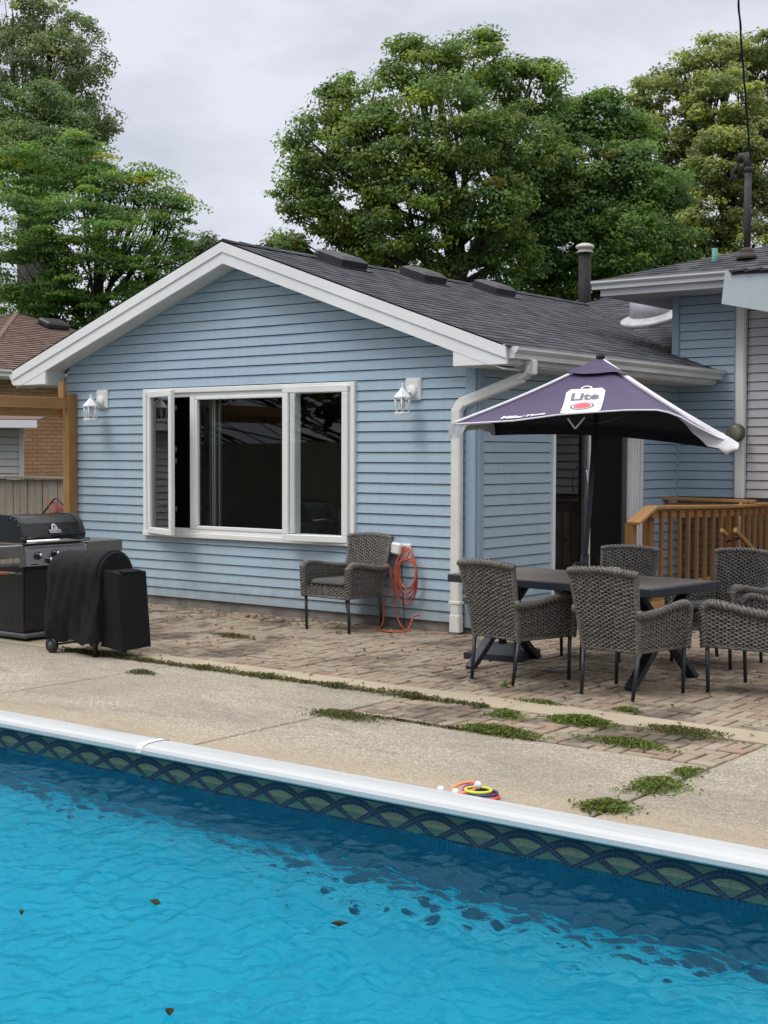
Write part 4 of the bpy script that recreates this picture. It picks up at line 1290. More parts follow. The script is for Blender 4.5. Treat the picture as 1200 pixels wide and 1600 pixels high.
fn = tag(empty('board_fence'), 'weathered grey vertical board fence left of the house', 'fence')
mb = MB()
for i in range(26):
    x = -5.80 - 0.075 - i * 0.142
    mb.box((x, 0.04 + 0.006 * (i % 2), 0.69 + random.uniform(-.008, .004)), (0.133, 0.02, 1.38), M['fence'], bev=0.004)
mb.build('boards', fn)
mb = MB(); mb.box((-7.65, 0.085, 1.25), (3.7, 0.04, 0.09), M['fence']); mb.box((-7.65, 0.02, 1.405), (3.7, 0.09, 0.03), M['fence'], bev=0.004); mb.build('rail', fn)
rw = tag(empty('wire_hoop', (-6.05, -0.05, 1.05)), 'tangle of thin red wire and a bent black bar in front of the grey fence', 'wire hoop')
mb = MB(); mb.tube([(-0.26, 0, -0.12), (0.0, 0, 0.10), (0.06, 0, 0.11), (0.24, 0, -0.02), (0.15, 0, -0.14)], 0.011, M['black'], 6); mb.build('bar', rw)
mb = MB()
pp = [(-0.24 + 0.46 * random.random(), random.uniform(-.03, .03), random.uniform(-.13, .10)) for _ in range(12)]
mb.tube(smooth_path(pp, 5), 0.005, M['red'], 5); mb.build('red_wire', rw)

sh = tag(empty('shed'), 'small cream sided shed with white fascia behind the grey fence', 'shed')
mb = MB(); siding(mb, (-8.62, 1.45, 0), (-0.6, -0.8, 0), (0.8, -0.6, 0), 0.0, 2.1, lambda z: (0, 2.5), M['offwhite'])
siding(mb, (-8.62, 1.45, 0), (-0.79, 0.61, 0), (0.61, 0.79, 0), 0.0, 2.1, lambda z: (0, 2.0), M['offwhite']); mb.build('wall', sh, fix=False)
mb = MB(); mb.box((-8.60, 1.46, 1.05), (0.07, 0.07, 2.12), M['white'], Matrix.Rotation(0.92, 3, 'Z'), 0.006); mb.build('corner_board', sh)
mb = MB()
mb.bar((-8.03, 1.28, 2.10), (-10.1, -0.85, 2.10), 0.02, 0.105, M['white']); mb.build('fascia', sh)
mb = MB()
mb.poly([(-8.0, 1.30, 2.165), (-10.1, -0.86, 2.165), (-11.6, 0.6, 2.30), (-9.5, 2.75, 2.30), (-8.0, 1.30, 2.15), (-10.1, -0.86, 2.15), (-11.6, 0.6, 2.28), (-9.5, 2.75, 2.28)],
        [(0, 1, 2, 3), (7, 6, 5, 4), (0, 4, 5, 1), (1, 5, 6, 2), (2, 6, 7, 3), (3, 7, 4, 0)], M['shingle_brown']); mb.build('roof', sh)

nb_ = tag(empty('brick_house'), 'neighbouring orange brick bungalow with brown hip roof', 'house')
mb = MB()
mb.face([(-15.0, 4.6, -.1), (-15.0, 14, -.1), (-15.0, 14, 3.2), (-15.0, 4.6, 3.2)], M['brick'], uv=[(0, 0), (9.4, 0), (9.4, 3.3), (0, 3.3)])
mb.face([(-15.0, 4.6, -.1), (-22, 4.6, -.1), (-22, 4.6, 3.2), (-15.0, 4.6, 3.2)], M['brick'], uv=[(0, 0), (7, 0), (7, 3.3), (0, 3.3)])
mb.build('wall', nb_, fix=False)
mb = MB()
AP = V3((-18.43, 9.0, 4.83)); rs = (4.83 - 3.3) / (18.43 - 14.5); cb = 1 / math.sqrt(1 + rs * rs)
shingle_rows(mb, (-14.5, 5.07, 3.3), (-14.5, 12.93, 3.3), (-cb, 0, rs * cb), 3.93 / cb, M['shingle_brown'], th=0.02, clip=lambda v: (v * cb, 7.86 - v * cb))
shingle_rows(mb, (-14.5, 5.07, 3.3), (-22.36, 5.07, 3.3), (0, cb, rs * cb), 3.93 / cb, M['shingle_brown'], th=0.02, clip=lambda v: (v * cb, 7.86 - v * cb))
for a in ((-14.5, 5.07, 3.31), (-14.5, 12.93, 3.31), (-22.4, 5.07, 3.31)):
    mb.bar(V3(a), AP + V3((0, 0, .005)), 0.10, 0.03, M['shingle_brown'])
mb.build('roof', nb_, fix=False)
mb = MB(); mb.box((-14.55, 9.0, 3.20), (0.03, 7.9, 0.17), M['white']); mb.box((-14.78, 9.0, 3.12), (0.46, 7.9, 0.02), M['soffit'])
gutter(mb, (-14.53, 5.0), (-14.53, 13), (1, 0), 3.28, M['white'], h=0.13, d=0.13); mb.build('gutter', nb_, fix=False)
mb = MB()
q = Matrix.Rotation(math.atan(rs), 3, 'Y'); C = V3((-17.55, 9.35, 3.3 + (17.55 - 14.5) * rs))
mb.box(C + V3((0, 0, 0.09)), (0.42, 0.62, 0.16), M['plastic_dark'], q, 0.04)
mb.build('roof_vent', nb_)

# ================================================================== PATIO FURNITURE
def weave(mb_list, Pf, nu, nv, lu, lv, m, amp=0.0055, pitch=0.0145, stake=0.028, two=True, th=0.018):
    """Pf(u,v)->Vector in [0,1]^2; appends a displaced woven sheet (front and back)."""
    us = np.linspace(0, 1, nu); vs = np.linspace(0, 1, nv)
    Pg = np.array([[tuple(Pf(u, v)) for u in us] for v in vs])
    du = np.gradient(Pg, axis=1); dv = np.gradient(Pg, axis=0)
    Nn = np.cross(du, dv); Nn /= np.linalg.norm(Nn, axis=-1, keepdims=True) + 1e-9
    uu, vv = np.meshgrid(us * lu, vs * lv)
    for side in ((1, -1) if two else (1,)):
        row = np.floor(vv / pitch)
        fv = vv / pitch - row
        ph = np.pi * uu / stake + np.pi * row
        prof = np.sqrt(np.clip(1 - (2 * fv - 1) ** 2, 0, 1))
        jit = 0.85 + 0.3 * np.sin(row * 12.9898 + np.floor(uu / stake) * 4.37)
        h = amp * (prof * (0.95 + 0.95 * np.sin(ph) * side) * jit - 0.6)
        V = Pg + Nn * ((h + th / 2)[..., None]) * side
        under = (prof < 0.62) | (np.sin(ph) * side < -0.80)
        keep = ~(under[:-1, :-1] & under[1:, 1:])
        mb_list.append((V.reshape(-1, 3), nu, nv, side, keep, False))
    cu_, cv_ = max(2, nu // 8), max(2, nv // 8)
    Pc = np.array([[tuple(Pf(u, v)) for u in np.linspace(0, 1, cu_)] for v in np.linspace(0, 1, cv_)])
    mb_list.append((Pc.reshape(-1, 3), cu_, cv_, 1, np.ones((cv_ - 1, cu_ - 1), bool), True))
def weave_build(name, lst, m, parent, extra=None):
    VV = []; FF = []; off = 0; core = []
    for V, nu, nv, side, keep, isc in lst:
        ii, jj = np.meshgrid(np.arange(nu - 1), np.arange(nv - 1))
        b = (jj * nu + ii).ravel() + off
        F = np.stack([b, b + 1, b + 1 + nu, b + nu], 1)
        if side < 0: F = F[:, ::-1]
        F = F[keep.ravel()]
        core += [1 if isc else 0] * len(F)
        VV.append(V); FF.append(F); off += len(V)
    o = raw_mesh(name, np.concatenate(VV), np.concatenate(FF), m, None, parent)
    o.data.materials.append(M['black'])  # black core sheet added so gaps in the weave read as dark shade
    o.data.polygons.foreach_set('material_index', core)
    o.data.polygons.foreach_set('use_smooth', np.ones(len(o.data.polygons), bool))
    if extra is not None:
        import bmesh
        bm = bmesh.new(); bm.from_mesh(o.data)
        me2 = extra.data; bm.from_mesh(me2); bm.to_mesh(o.data); bm.free()
        bpy.data.objects.remove(extra)
    return o
def braid(mb, pts, r, m, turns=40):
    P = smooth_path(pts, 8)
    n = len(P)
    L_ = sum((P[i + 1] - P[i]).length for i in range(n - 1))
    mb.tube(P, r * 0.78, m, 10)
    for s in range(3):
        Q = []
        K = max(40, int(L_ / 0.006))
        for i in range(K + 1):
            f = i / K * (n - 1); a = int(min(f, n - 2)); p = P[a].lerp(P[a + 1], f - a)
            d = (P[min(a + 1, n - 1)] - P[a]).normalized()
            s1 = d.cross(V3((0.31, 0.2, 0.93))).normalized(); s2 = d.cross(s1)
            ang = 2 * math.pi * (i / K * L_ / 0.075 + s / 3)
            Q.append(p + s1 * math.cos(ang) * r * .72 + s2 * math.sin(ang) * r * .72)
        mb.tube(Q, r * 0.42, m, 5)
def wrapped(mb, a, b, r, m):
    a = V3(a); b = V3(b); L_ = (b - a).length
    K = int(L_ / 0.0055)
    mb.tube([a.lerp(b, i / K) for i in range(K + 1)], [r * (1.0 if (i % 2) else 0.88) for i in range(K + 1)], m, 9, smooth=False)

def make_chair():
    e = empty('wicker_chair')
    M_ = M['wicker']
    # back: from seat (y=-.235,z=.34) to top (y=-.345,z=.90)
    def back(u, v):
        hw = 0.222 + 0.046 * v
        x = (u * 2 - 1) * hw
        y = -0.235 - 0.115 * v - 0.028 * (1 - (u * 2 - 1) ** 2) * v
        z = 0.335 + (0.535 + 0.03 * (1 - (u * 2 - 1) ** 2)) * v
        return V3((x, y, z))
    lst = []
    weave(lst, back, 140, 210, 0.50, 0.56, M_, amp=0.0062, pitch=0.0145, stake=0.029)
    weave_build('backrest', lst, M_, e)
    mb = MB()
    for s in (-1, 1):
        wrapped(mb, (s * 0.228, -0.238, 0.31), (s * 0.252, -0.293, 0.61), 0.021, M_)
        wrapped(mb, (s * 0.252, -0.293, 0.61), (s * 0.277, -0.352, 0.885), 0.021, M_)
        mb.tube([(s * 0.262, -0.29, 0.58), (s * 0.275, -0.30, 0.60), (s * 0.268, -0.30, 0.63)], 0.022, M_, 8)
    braid(mb, [(-0.285, -0.352, 0.878), (-0.2, -0.372, 0.893), (0, -0.386, 0.905), (0.2, -0.372, 0.893), (0.285, -0.352, 0.878)], 0.025, M_)
    mb.build('back_frame', e)
    for s in (-1, 1):
        lst = []
        def side(u, v, s=s):
            y = -0.245 + 0.515 * u
            ztop = 0.585 + 0.045 * u + 0.012 * math.sin(u * math.pi)
            y2 = y - 0.05 * v * (1 - u)
            x = s * (0.236 + 0.050 * u + 0.018 * v)
            return V3((x, y2, 0.335 + (ztop - 0.335) * v))
        weave(lst, side, 140, 105, 0.52, 0.28, M_, amp=0.0052, pitch=0.0142, stake=0.028)
        a = weave_build('arm', lst, M_, e)
        mb = MB()
        braid(mb, [(s * 0.262, -0.30, 0.597), (s * 0.275, -0.2, 0.592), (s * 0.292, -0.03, 0.612), (s * 0.304, 0.16, 0.642), (s * 0.306, 0.245, 0.640), (s * 0.303, 0.285, 0.60)], 0.030, M_)
        braid(mb, [(s * 0.302, 0.287, 0.62), (s * 0.297, 0.285, 0.48), (s * 0.290, 0.28, 0.33)], 0.031, M_)
        mb.build('arm_rail', a)
    lst = []
    weave(lst, lambda u, v: V3(((u * 2 - 1) * 0.275, 0.272, 0.335 + 0.095 * v)), 112, 34, 0.55, 0.095, M_, amp=0.0055)
    weave(lst, lambda u, v: V3(((u * 2 - 1) * (0.235 + 0.04 * v), -0.24 + 0.51 * v, 0.425)), 80, 80, 0.5, 0.5, M_, amp=0.004)
    seat = weave_build('seat', lst, M_, e)
    mb = MB()
    for a, b in (((-.236, -.238, .333), (.236, -.238, .333)), ((-.29, .278, .333), (.29, .278, .333)), ((-.236, -.238, .333), (-.29, .278, .333)), ((.236, -.238, .333), (.29, .278, .333))):
        mb.tube([a, b], 0.011, M_, 8)
    mb.build('seat_frame', seat)
    mb = MB()
    mb.box((0, 0.03, 0.462), (0.47, 0.46, 0.065), M['cushion'], bev=0.026)
    mb.build('cushion', e)
    for s in (-1, 1):
        for (ft, tp) in (((s * 0.215, -0.285, 0.0), (s * 0.233, -0.238, 0.34)), ((s * 0.285, 0.25, 0.0), (s * 0.283, 0.262, 0.34))):
            mb = MB(); mb.tube([ft, tp], [0.0135, 0.0155], M['navy_metal'], 10); mb.build('leg', e)
    return e
GRP = 'matching grey wicker armchairs on the patio'
ch0 = make_chair()
def place(o, rl, rr, lab):
    """rl, rr: floor positions of the rear-left and rear-right feet seen from behind"""
    a = V3((rl[0], rl[1], 0)); b = V3((rr[0], rr[1], 0))
    d = (b - a).normalized()
    ang = math.atan2(d.y, d.x)
    c = (a + b) / 2 + V3((-math.sin(ang), math.cos(ang), 0)) * 0.285
    o.location = c; o.rotation_euler = (0, 0, ang)
    tag(o, lab, 'chair', GRP)
place(ch0, (1.42, -2.157), (1.83, -2.244), 'grey wicker armchair with its back to the pool, nearest the downspout')
c = copy_tree(ch0); place(c, (2.407, -2.243), (2.845, -2.29), 'grey wicker armchair seen square from behind at the middle of the table')
c = copy_tree(ch0); c.location = (3.365, -1.36, 0); c.rotation_euler = (0, 0, R(86)); tag(c, 'grey wicker armchair seen side on, cut off by the right picture edge', 'chair', GRP)
c = copy_tree(ch0); place(c, (2.835, 0.02), (2.366, 0.112), 'grey wicker armchair facing the pool in front of the cedar railing')
c = copy_tree(ch0); place(c, (1.90, -0.20), (1.44, -0.16), 'grey wicker armchair behind the table, in front of the sliding door')
c = copy_tree(ch0); place(c, (-0.985, -0.16), (-1.425, -0.125), 'grey wicker armchair standing alone against the blue wall below the window')

# table
tb = tag(empty('patio_table', (1.93, -1.42, 0), R(-5.0)), 'long grey slatted patio table with dark metal frame and crossed legs', 'table')
mb = MB()
TL, TW, TZ = 1.88, 0.98, 0.752
ns = 7
for half in (-1, 1):
    for i in range(ns):
        yy = -TW / 2 + 0.045 + (TW - 0.09) * (i + .5) / ns
        mb.box((half * (TL / 4 - 0.02), yy, TZ - 0.012), (TL / 2 - 0.05, (TW - 0.09) / ns - 0.006, 0.022), M['slat'], bev=0.003)
mb.build('tabletop', tb)
mb = MB()
for s in (-1, 1):
    mb.box((0, s * (TW / 2 - .02), TZ - .034), (TL, 0.04, 0.062), M['navy_metal'], bev=0.006)
    mb.box((s * (TL / 2 - .02), 0, TZ - .034), (0.04, TW - .082, 0.062), M['navy_metal'], bev=0.006)
mb.box((0, 0, TZ - .045), (0.06, TW - .09, 0.04), M['navy_metal'])
mb.build('frame', tb)
for s in (-1, 1):
    for q in (-1, 1):
        mb = MB(); mb.bar((s * 0.74 + q * .012, q * 0.43, 0.0), (s * 0.74 + q * .012, -q * 0.36, TZ - .07), 0.05, 0.085, M['navy_metal'], (1, 0, 0), bev=0.006); mb.build('leg', tb)
bt = tag(empty('lotion_bottle', (1.98, -1.15, 0.756), R(-20)), 'white lotion bottle with blue cap lying on the table', 'bottle')
mb = MB(); mb.lathe([(0.0, 0.06), (0.026, 0.062), (0.034, 0.08), (0.034, 0.17), (0.024, 0.20), (0.0, 0.2)], (0, 0, 0.034), M['white_plastic'], 16, (1, 0, 0)); mb.build('body', bt)
mb = MB(); mb.lathe([(0.0, 0.0), (0.022, 0.0), (0.024, 0.01), (0.024, 0.06), (0.0, 0.062)], (0, 0, 0.034), simple('blue_cap', (0.03, 0.05, 0.30, 1), 0.4), 16, (1, 0, 0)); mb.build('cap', bt)
mb = MB(); mb.lathe([(0.0, 0.0), (0.05, 0.0), (0.055, 0.02), (0.05, 0.07), (0.03, 0.09), (0.0, 0.09)], (1.80, -1.22, 0.756), M['black'], 16)
tag(mb.build('candle_jar'), 'small black jar on the table next to the umbrella pole', 'jar')

# spare umbrella base
ub = tag(empty('umbrella_base', (0.98, -1.05, 0), R(12)), 'heavy black square umbrella base on the pavers under the table end', 'umbrella base')
mb = MB()
h = 0.25
mb.poly([(-h, -h, 0), (h, -h, 0), (h, h, 0), (-h, h, 0), (-h, -h, .05), (h, -h, .05), (h, h, .05), (-h, h, .05), (-.10, -.10, .115), (.10, -.10, .115), (.10, .10, .115), (-.10, .10, .115)],
        [(3, 2, 1, 0)] + [(k, (k + 1) % 4, 4 + (k + 1) % 4, 4 + k) for k in range(4)] + [(4 + k, 4 + (k + 1) % 4, 8 + (k + 1) % 4, 8 + k) for k in range(4)] + [(8, 9, 10, 11)], M['navy_metal'])
mb.build('plate', ub)
mb = MB(); mb.tube([(0, 0, .11), (0, 0, .30)], 0.035, M['navy_metal'], 12); mb.build('socket', ub)

# umbrella ------------------------------------------------------------------
um = tag(empty('patio_umbrella', (1.86, -1.26, 0)), 'dark purple square patio umbrella with white piping, tilted over the table', 'umbrella')
UO = V3((1.86, -1.26, 0))
rv = V3((0.793, 0.609, 0)); fv_ = V3((-0.609, 0.793, 0))
AP = V3((2.06, -1.37, 2.43))
def cpos(a, b, z):          # offsets along rv, fv from the apex axis
    return V3((AP.x, AP.y, 0)) + rv * a + fv_ * b + V3((0, 0, z))
def zplane(a, b): return 1.87 - 0.06 * a + 0.03 * b
LC = cpos(-1.16, -0.72, zplane(-1.16, -0.72)); RC = cpos(0.72, -1.16, zplane(0.72, -1.16))
FR = cpos(1.16, 0.72, zplane(1.16, 0.72)); FL = cpos(-0.72, 1.16, zplane(-0.72, 1.16))
corners = [LC, RC, FR, FL]
ctr = (LC + RC + FR + FL) / 4
def panel_pt(A, B, s, t_):
    """t_: 0 apex..1 edge, s: 0..1 across; edges curve up in the middle, panel sags."""
    e = A.lerp(B, s)
    bow = 4 * s * (1 - s)
    lift = 0.055 * bow
    if (A - LC).length < 1e-6:
        lift = float(np.interp(s, (0, .21, .39, .54, .64, .76, .82, .87, .95, 1), (0, .05, .117, .153, .176, .19, .165, .11, .035, 0)))
    e = e + V3((0, 0, lift)) + (ctr - e).normalized() * 0.05 * bow
    p = AP.lerp(e, t_)
    sag = 0.045 * math.sin(math.pi * t_) * bow + 0.02 * math.sin(math.pi * t_)
    return p - V3((0, 0, sag))
mb = MB(); ml = MB()
n_s, n_t = 22, 18
for k in range(4):
    A, B = corners[k], corners[(k + 1) % 4]
    g_ = [[panel_pt(A, B, i / n_s, 0.02 + 0.98 * j / n_t) for i in range(n_s + 1)] for j in range(n_t + 1)]
    vs = [p - UO for r_ in g_ for p in r_]
    fs = [(j * (n_s + 1) + i, j * (n_s + 1) + i + 1, (j + 1) * (n_s + 1) + i + 1, (j + 1) * (n_s + 1) + i) for j in range(n_t) for i in range(n_s)]
    mb.poly(vs, fs, M['purple'], True)
    ml.poly([v - V3((0, 0, 0.006)) for v in vs], fs, M['navyfab'], True)
# wind cap fold near the top
for k in range(4):
    A, B = corners[k], corners[(k + 1) % 4]
    g_ = [[panel_pt(A, B, i / 10, 0.005 + 0.235 * j / 4) + V3((0, 0, 0.022 + 0.012 * j / 4)) for i in range(11)] for j in range(5)]
    mb.poly([p - UO for r_ in g_ for p in r_], [(j * 11 + i, j * 11 + i + 1, (j + 1) * 11 + i + 1, (j + 1) * 11 + i) for j in range(4) for i in range(10)], M['purple'], True)
cn = mb.build('canopy', um)
ml.build('lining', cn)
mb = MB()
for k in range(4):
    A, B = corners[k], corners[(k + 1) % 4]
    mb.tube([panel_pt(A, B, 0, 0.03 + 0.97 * j / 14) + V3((0, 0, 0.008)) - UO for j in range(15)], 0.011 if k != 1 else 0.02, M['whitefab'], 6)
    mb.tube([panel_pt(A, B, i / 24, 1.0) - UO for i in range(25)], 0.006, M['whitefab'], 6)
mb.build('piping', cn)
def valance(A, B, s0, s1, drop, m, flip=False, wav=0.01, out=0.0):
    mb = MB()
    n = 24
    top = [panel_pt(A, B, s0 + (s1 - s0) * i / n, 1.0) for i in range(n + 1)]
    nrm = (B - A).cross(V3((0, 0, 1))).normalized()
    vs = []; 
    for i, p in enumerate(top):
        for j in range(4):
            f = j / 3
            d = drop(i / n) * f
            vs.append(p + V3((0, 0, -d)) + nrm * (out * f + wav * math.sin(i * 1.3 + j) * f) - UO)
    fs = [(i * 4 + j, (i + 1) * 4 + j, (i + 1) * 4 + j + 1, i * 4 + j + 1) for i in range(n) for j in range(3)]
    mb.poly(vs, fs, m, True)
    return mb.build('valance', cn)
valance(FR, FL, 0, 1, lambda f: 0.085, M['navyfab'])
valance(RC, FR, 0.35, 1, lambda f: 0.085, M['navyfab'])
o = valance(FL, LC, 0.0, 1, lambda f: 0.075 + 0.03 * (1 - f), M['whitefab'], wav=0.008); o['label'] = 'white valance hanging from the left edge'
o = valance(LC, RC, -0.02, 0.13, lambda f: 0.10 * math.sin(min(1, f * 1.6 + .3) * math.pi) + 0.01, M['whitefab'], out=-0.02); o['label'] = 'white flap wrapped under the left corner'
# white flap turned up along the right hip and round the right corner
mb = MB()
n = 30
vs = []
for i in range(n + 1):
    f = i / n
    t_ = 0.36 + 0.69 * f
    p = panel_pt(LC, RC, 1.0, min(t_, 1.0)) + (RC - AP) * max(0, t_ - 1.0)
    wdt = float(np.interp(f, (0, .3, .55, .75, .86, .93, 1.0), (.012, .04, .085, .135, .10, .125, .045)))
    lat = (LC - RC).normalized()
    for j in range(7):
        q = j / 6
        vs.append(p + lat * wdt * q * 0.35 + V3((0, 0, 0.022 - wdt * q * 0.92 - 0.02 * math.sin(q * 3.1) * f)) - fv_ * (0.02 + 0.035 * math.sin(q * 2.6 + 0.5)) * f + rv * 0.012 * math.sin(i * 0.9 + j * 1.3) * f * q - UO)
mb.poly(vs, [(i * 7 + j, (i + 1) * 7 + j, (i + 1) * 7 + j + 1, i * 7 + j + 1) for i in range(n) for j in range(6)], M['whitefab'], True)
o = mb.build('valance', cn); o['label'] = 'crumpled white flap folded over the right corner'
# frame: pole, hub, ribs
mb = MB()
d_ = (AP - UO)
mb.tube([V3((0, 0, 0.0)), V3((0.015, -0.01, .75)), d_ * 0.985], 0.021, M['navy_metal'], 12)
mb.tube([V3((0.015, -0.01, .75)), V3((0.028, -0.016, .92))], 0.034, M['navy_metal'], 12)
mb.build('pole', um)
mb = MB(); mb.lathe([(0.0, 0.02), (0.03, 0.018), (0.036, 0.0), (0.03, -0.02), (0.0, -0.03)], AP - UO + V3((0, 0, 0.022)), M['navyfab'], 12); mb.build('finial', um)
for k in range(4):
    mb = MB()
    A, B = corners[k], corners[(k + 1) % 4]
    mb.tube([panel_pt(A, B, 0, 0.04 + 0.94 * j / 8) - V3((0, 0, 0.02)) - UO for j in range(9)], 0.008, M['navy_metal'], 6)
    mb.tube([d_ * 0.80, panel_pt(A, B, 0, 0.5) - V3((0, 0, 0.02)) - UO], 0.007, M['navy_metal'], 6)
    mb.build('rib', um)

# prints on the front panel: project flat artwork (s along edge, t down the panel)
A, B = LC, RC
def onpanel(x, y, lift=0.006):
    """x: metres along the edge from the panel's middle, y: metres up the slope from the edge"""
    Ls = (B - A).length
    mid_h = (A.lerp(B, .5) - AP).length
    t_ = 1 - y / mid_h
    s = 0.5 + x / (Ls * t_)
    p = panel_pt(A, B, s, t_)
    nrm = (B - A).cross(AP - A).normalized()
    if nrm.z < 0: nrm = -nrm
    return p + nrm * lift - UO
def print_poly(mb, pts, m, lift):
    mb.face([onpanel(x, y, lift) for x, y in pts], m)
def print_sub(mb, pts2, m, lift, nsub=6):
    # rectangle-like quad subdivided so it follows the sag
    (x0, y0), (x1, y1), (x2, y2), (x3, y3) = pts2
    for i in range(nsub):
        for j in range(nsub):
            q = []
            for (a, b) in ((i, j), (i + 1, j), (i + 1, j + 1), (i, j + 1)):
                u, v = a / nsub, b / nsub
                q.append(((x0 * (1 - u) + x1 * u) * (1 - v) + (x3 * (1 - u) + x2 * u) * v, (y0 * (1 - u) + y1 * u) * (1 - v) + (y3 * (1 - u) + y2 * u) * v))
            mb.face([onpanel(x, y, lift) for x, y in q], m)
def disc_ring(mb, cx, cy, r0, r1, m, lift, n=28, asp=1.0):
    for i in range(n):
        a0, a1 = 2 * math.pi * i / n, 2 * math.pi * (i + 1) / n
        if r0 > 0:
            q = [(cx + r0 * math.cos(a0), cy + r0 * asp * math.sin(a0)), (cx + r1 * math.cos(a0), cy + r1 * asp * math.sin(a0)), (cx + r1 * math.cos(a1), cy + r1 * asp * math.sin(a1)), (cx + r0 * math.cos(a1), cy + r0 * asp * math.sin(a1))]
        else:
            q = [(cx, cy), (cx + r1 * math.cos(a0), cy + r1 * asp * math.sin(a0)), (cx + r1 * math.cos(a1), cy + r1 * asp * math.sin(a1))]
        mb.face([onpanel(x, y, lift) for x, y in q], m)
mb = MB()
CX, CH, CW = -0.075, 0.66, 0.300       # can print
print_sub(mb, [(CX - CW / 2, 0.035), (CX + CW / 2, 0.035), (CX + CW / 2, CH - .06), (CX - CW / 2, CH - .06)], M['inkwhite'], 0.007, 10)
print_sub(mb, [(CX - CW / 2, CH - .06), (CX + CW / 2, CH - .06), (CX + CW / 2 - .03, CH), (CX - CW / 2 + .03, CH)], M['inkwhite'], 0.007, 3)
print_sub(mb, [(CX - CW / 2 + .02, 0.01), (CX + CW / 2 - .02, 0.01), (CX + CW / 2, 0.035), (CX - CW / 2, 0.035)], M['inkwhite'], 0.007, 3)
disc_ring(mb, CX, CH + .012, 0.03, 0.045, M['inkwhite'], 0.007, asp=0.9)
disc_ring(mb, CX, 0.225, 0.118, 0.124, simple('print_gold', (0.45, 0.42, 0.36, 1), 0.7), 0.0085, asp=1.35)
disc_ring(mb, CX, 0.225, 0.0, 0.092, M['inkgrey'], 0.009, asp=1.35)
disc_ring(mb, CX, 0.225, 0.0, 0.076, M['inkwhite'], 0.0105, asp=1.35)
disc_ring(mb, CX, 0.225, 0.0, 0.068, M['inkred'], 0.012, asp=1.35)
mb.build('printed_can', cn, fix=False)
def text_mesh(body, size, shear=0.0, bold=0.0):
    cu_ = bpy.data.curves.new('txt', 'FONT')
    cu_.body = body; cu_.size = size; cu_.shear = shear; cu_.offset = bold; cu_.align_x = 'CENTER'; cu_.resolution_u = 4
    o = bpy.data.objects.new('txt', cu_); COL.objects.link(o)
    dg = bpy.context.evaluated_depsgraph_get()
    me = bpy.data.meshes.new_from_object(o.evaluated_get(dg))
    vs = [tuple(v.co) for v in me.vertices]; fs = [tuple(p.vertices) for p in me.polygons]
    bpy.data.objects.remove(o); bpy.data.curves.remove(cu_); bpy.data.meshes.remove(me)
    return vs, fs
vs, fs = text_mesh('Lite', 0.20, 0.0, 0.007)
mb = MB(); mb.poly([onpanel(CX + x * 0.72, 0.415 + y * 1.15, 0.0105) for x, y, z in vs], fs, M['inkgrey'])
mb.build('lettering', cn, fix=False)
vs, fs = text_mesh('MillerTime', 0.115, 0.35, 0.004)
mb = MB(); mb.poly([onpanel(-0.50 + x * 0.62, 0.055 + y * 0.75 + 0.03 * x, 0.009) for x, y, z in vs], fs, M['inkwhite'])
mb.build('lettering', cn, fix=False)
mb = MB()   # small triangular pennant print hanging under the edge
pm = panel_pt(A, B, 0.47, 1.0) - UO
for (a, b) in (((-0.055, 0.0), (0.0, -0.075)), ((0.0, -0.075), (0.07, 0.01))):
    mb.bar(pm + rv * a[0] + V3((0, 0, a[1] - .03)) + fv_ * 0.35, pm + rv * b[0] + V3((0, 0, b[1] - .03)) + fv_ * 0.35, 0.004, 0.012, M['white'])
mb.build('strap_buckle', um)

# ------------------------------------------------------------------ gas grill
gr = tag(empty('gas_grill'), 'black gas grill with stainless shelves and control panel', 'grill')
XF, YN, YF = -2.86, -3.00, -2.29
mb = MB()
mb.box((XF - .27, (YN + YF) / 2, 0.375), (0.50, YF - YN - .02, 0.60), M['black'], bev=0.01)
mb.box((XF - .015, (YN + YF) / 2, 0.375), (0.02, YF - YN - .05, 0.56), M['blackgloss'], bev=0.006)
for i in range(2):
    for j in range(4):
        mb.box((XF - .10 - j * .105, YN + 0.008, 0.20 - i * .04), (0.065, 0.006, 0.014), M['blackgloss'])
mb.build('cabinet', gr)
mb = MB(); mb.box((XF - .25, (YN + YF) / 2, 0.055), (0.56, YF - YN + .02, 0.045), M['castgrey'], bev=0.014); mb.build('base', gr)
for x, y in ((XF - .05, YN + .06), (XF - .05, YF - .06), (XF - .45, YN + .06), (XF - .45, YF - .06)):
    mb = MB(); mb.lathe([(0.0, -.014), (0.026, -.014), (0.03, -.008), (0.03, .008), (0.026, .014), (0.0, .014)], (x, y, 0.03), M['black'], 14, (0, 1, 0)); mb.build('wheel', gr)
mb = MB()   # sloped control panel
mb.prism([(XF - .06, 0, .67), (XF + .045, 0, .685), (XF + .015, 0, .865), (XF - .06, 0, .88)], (0, YN + .005, 0), (0, YF - .005, 0), M['steel'])
for i in range(22):
    y = YN + .05 + i * .029
    mb.box((XF + .019, y, .848), (0.006, 0.009, 0.010), M['blackgloss'])
mb.box((XF + .045, YN + .09, .700), (0.004, 0.075, 0.010), M['blackgloss'], Matrix.Rotation(-.16, 3, 'Y'))
cp = mb.build('control_panel', gr)
for (y, z) in ((YN + .14, .775), (YN + .255, .73), (YN + .335, .785), (YN + .50, .775)):
    mb = MB()
    mb.lathe([(0.036, 0.0), (0.036, 0.012), (0.030, 0.016), (0.027, 0.045), (0.022, 0.05), (0.0, 0.05)], (XF + .028, y, z), M['blackgloss'], 18, (1, 0, 0.16))
    mb.lathe([(0.019, 0.0505), (0.017, 0.053), (0.0, 0.053)], (XF + .028, y, z), M['chrome'], 14, (1, 0, 0.16))
    mb.build('knob', cp)
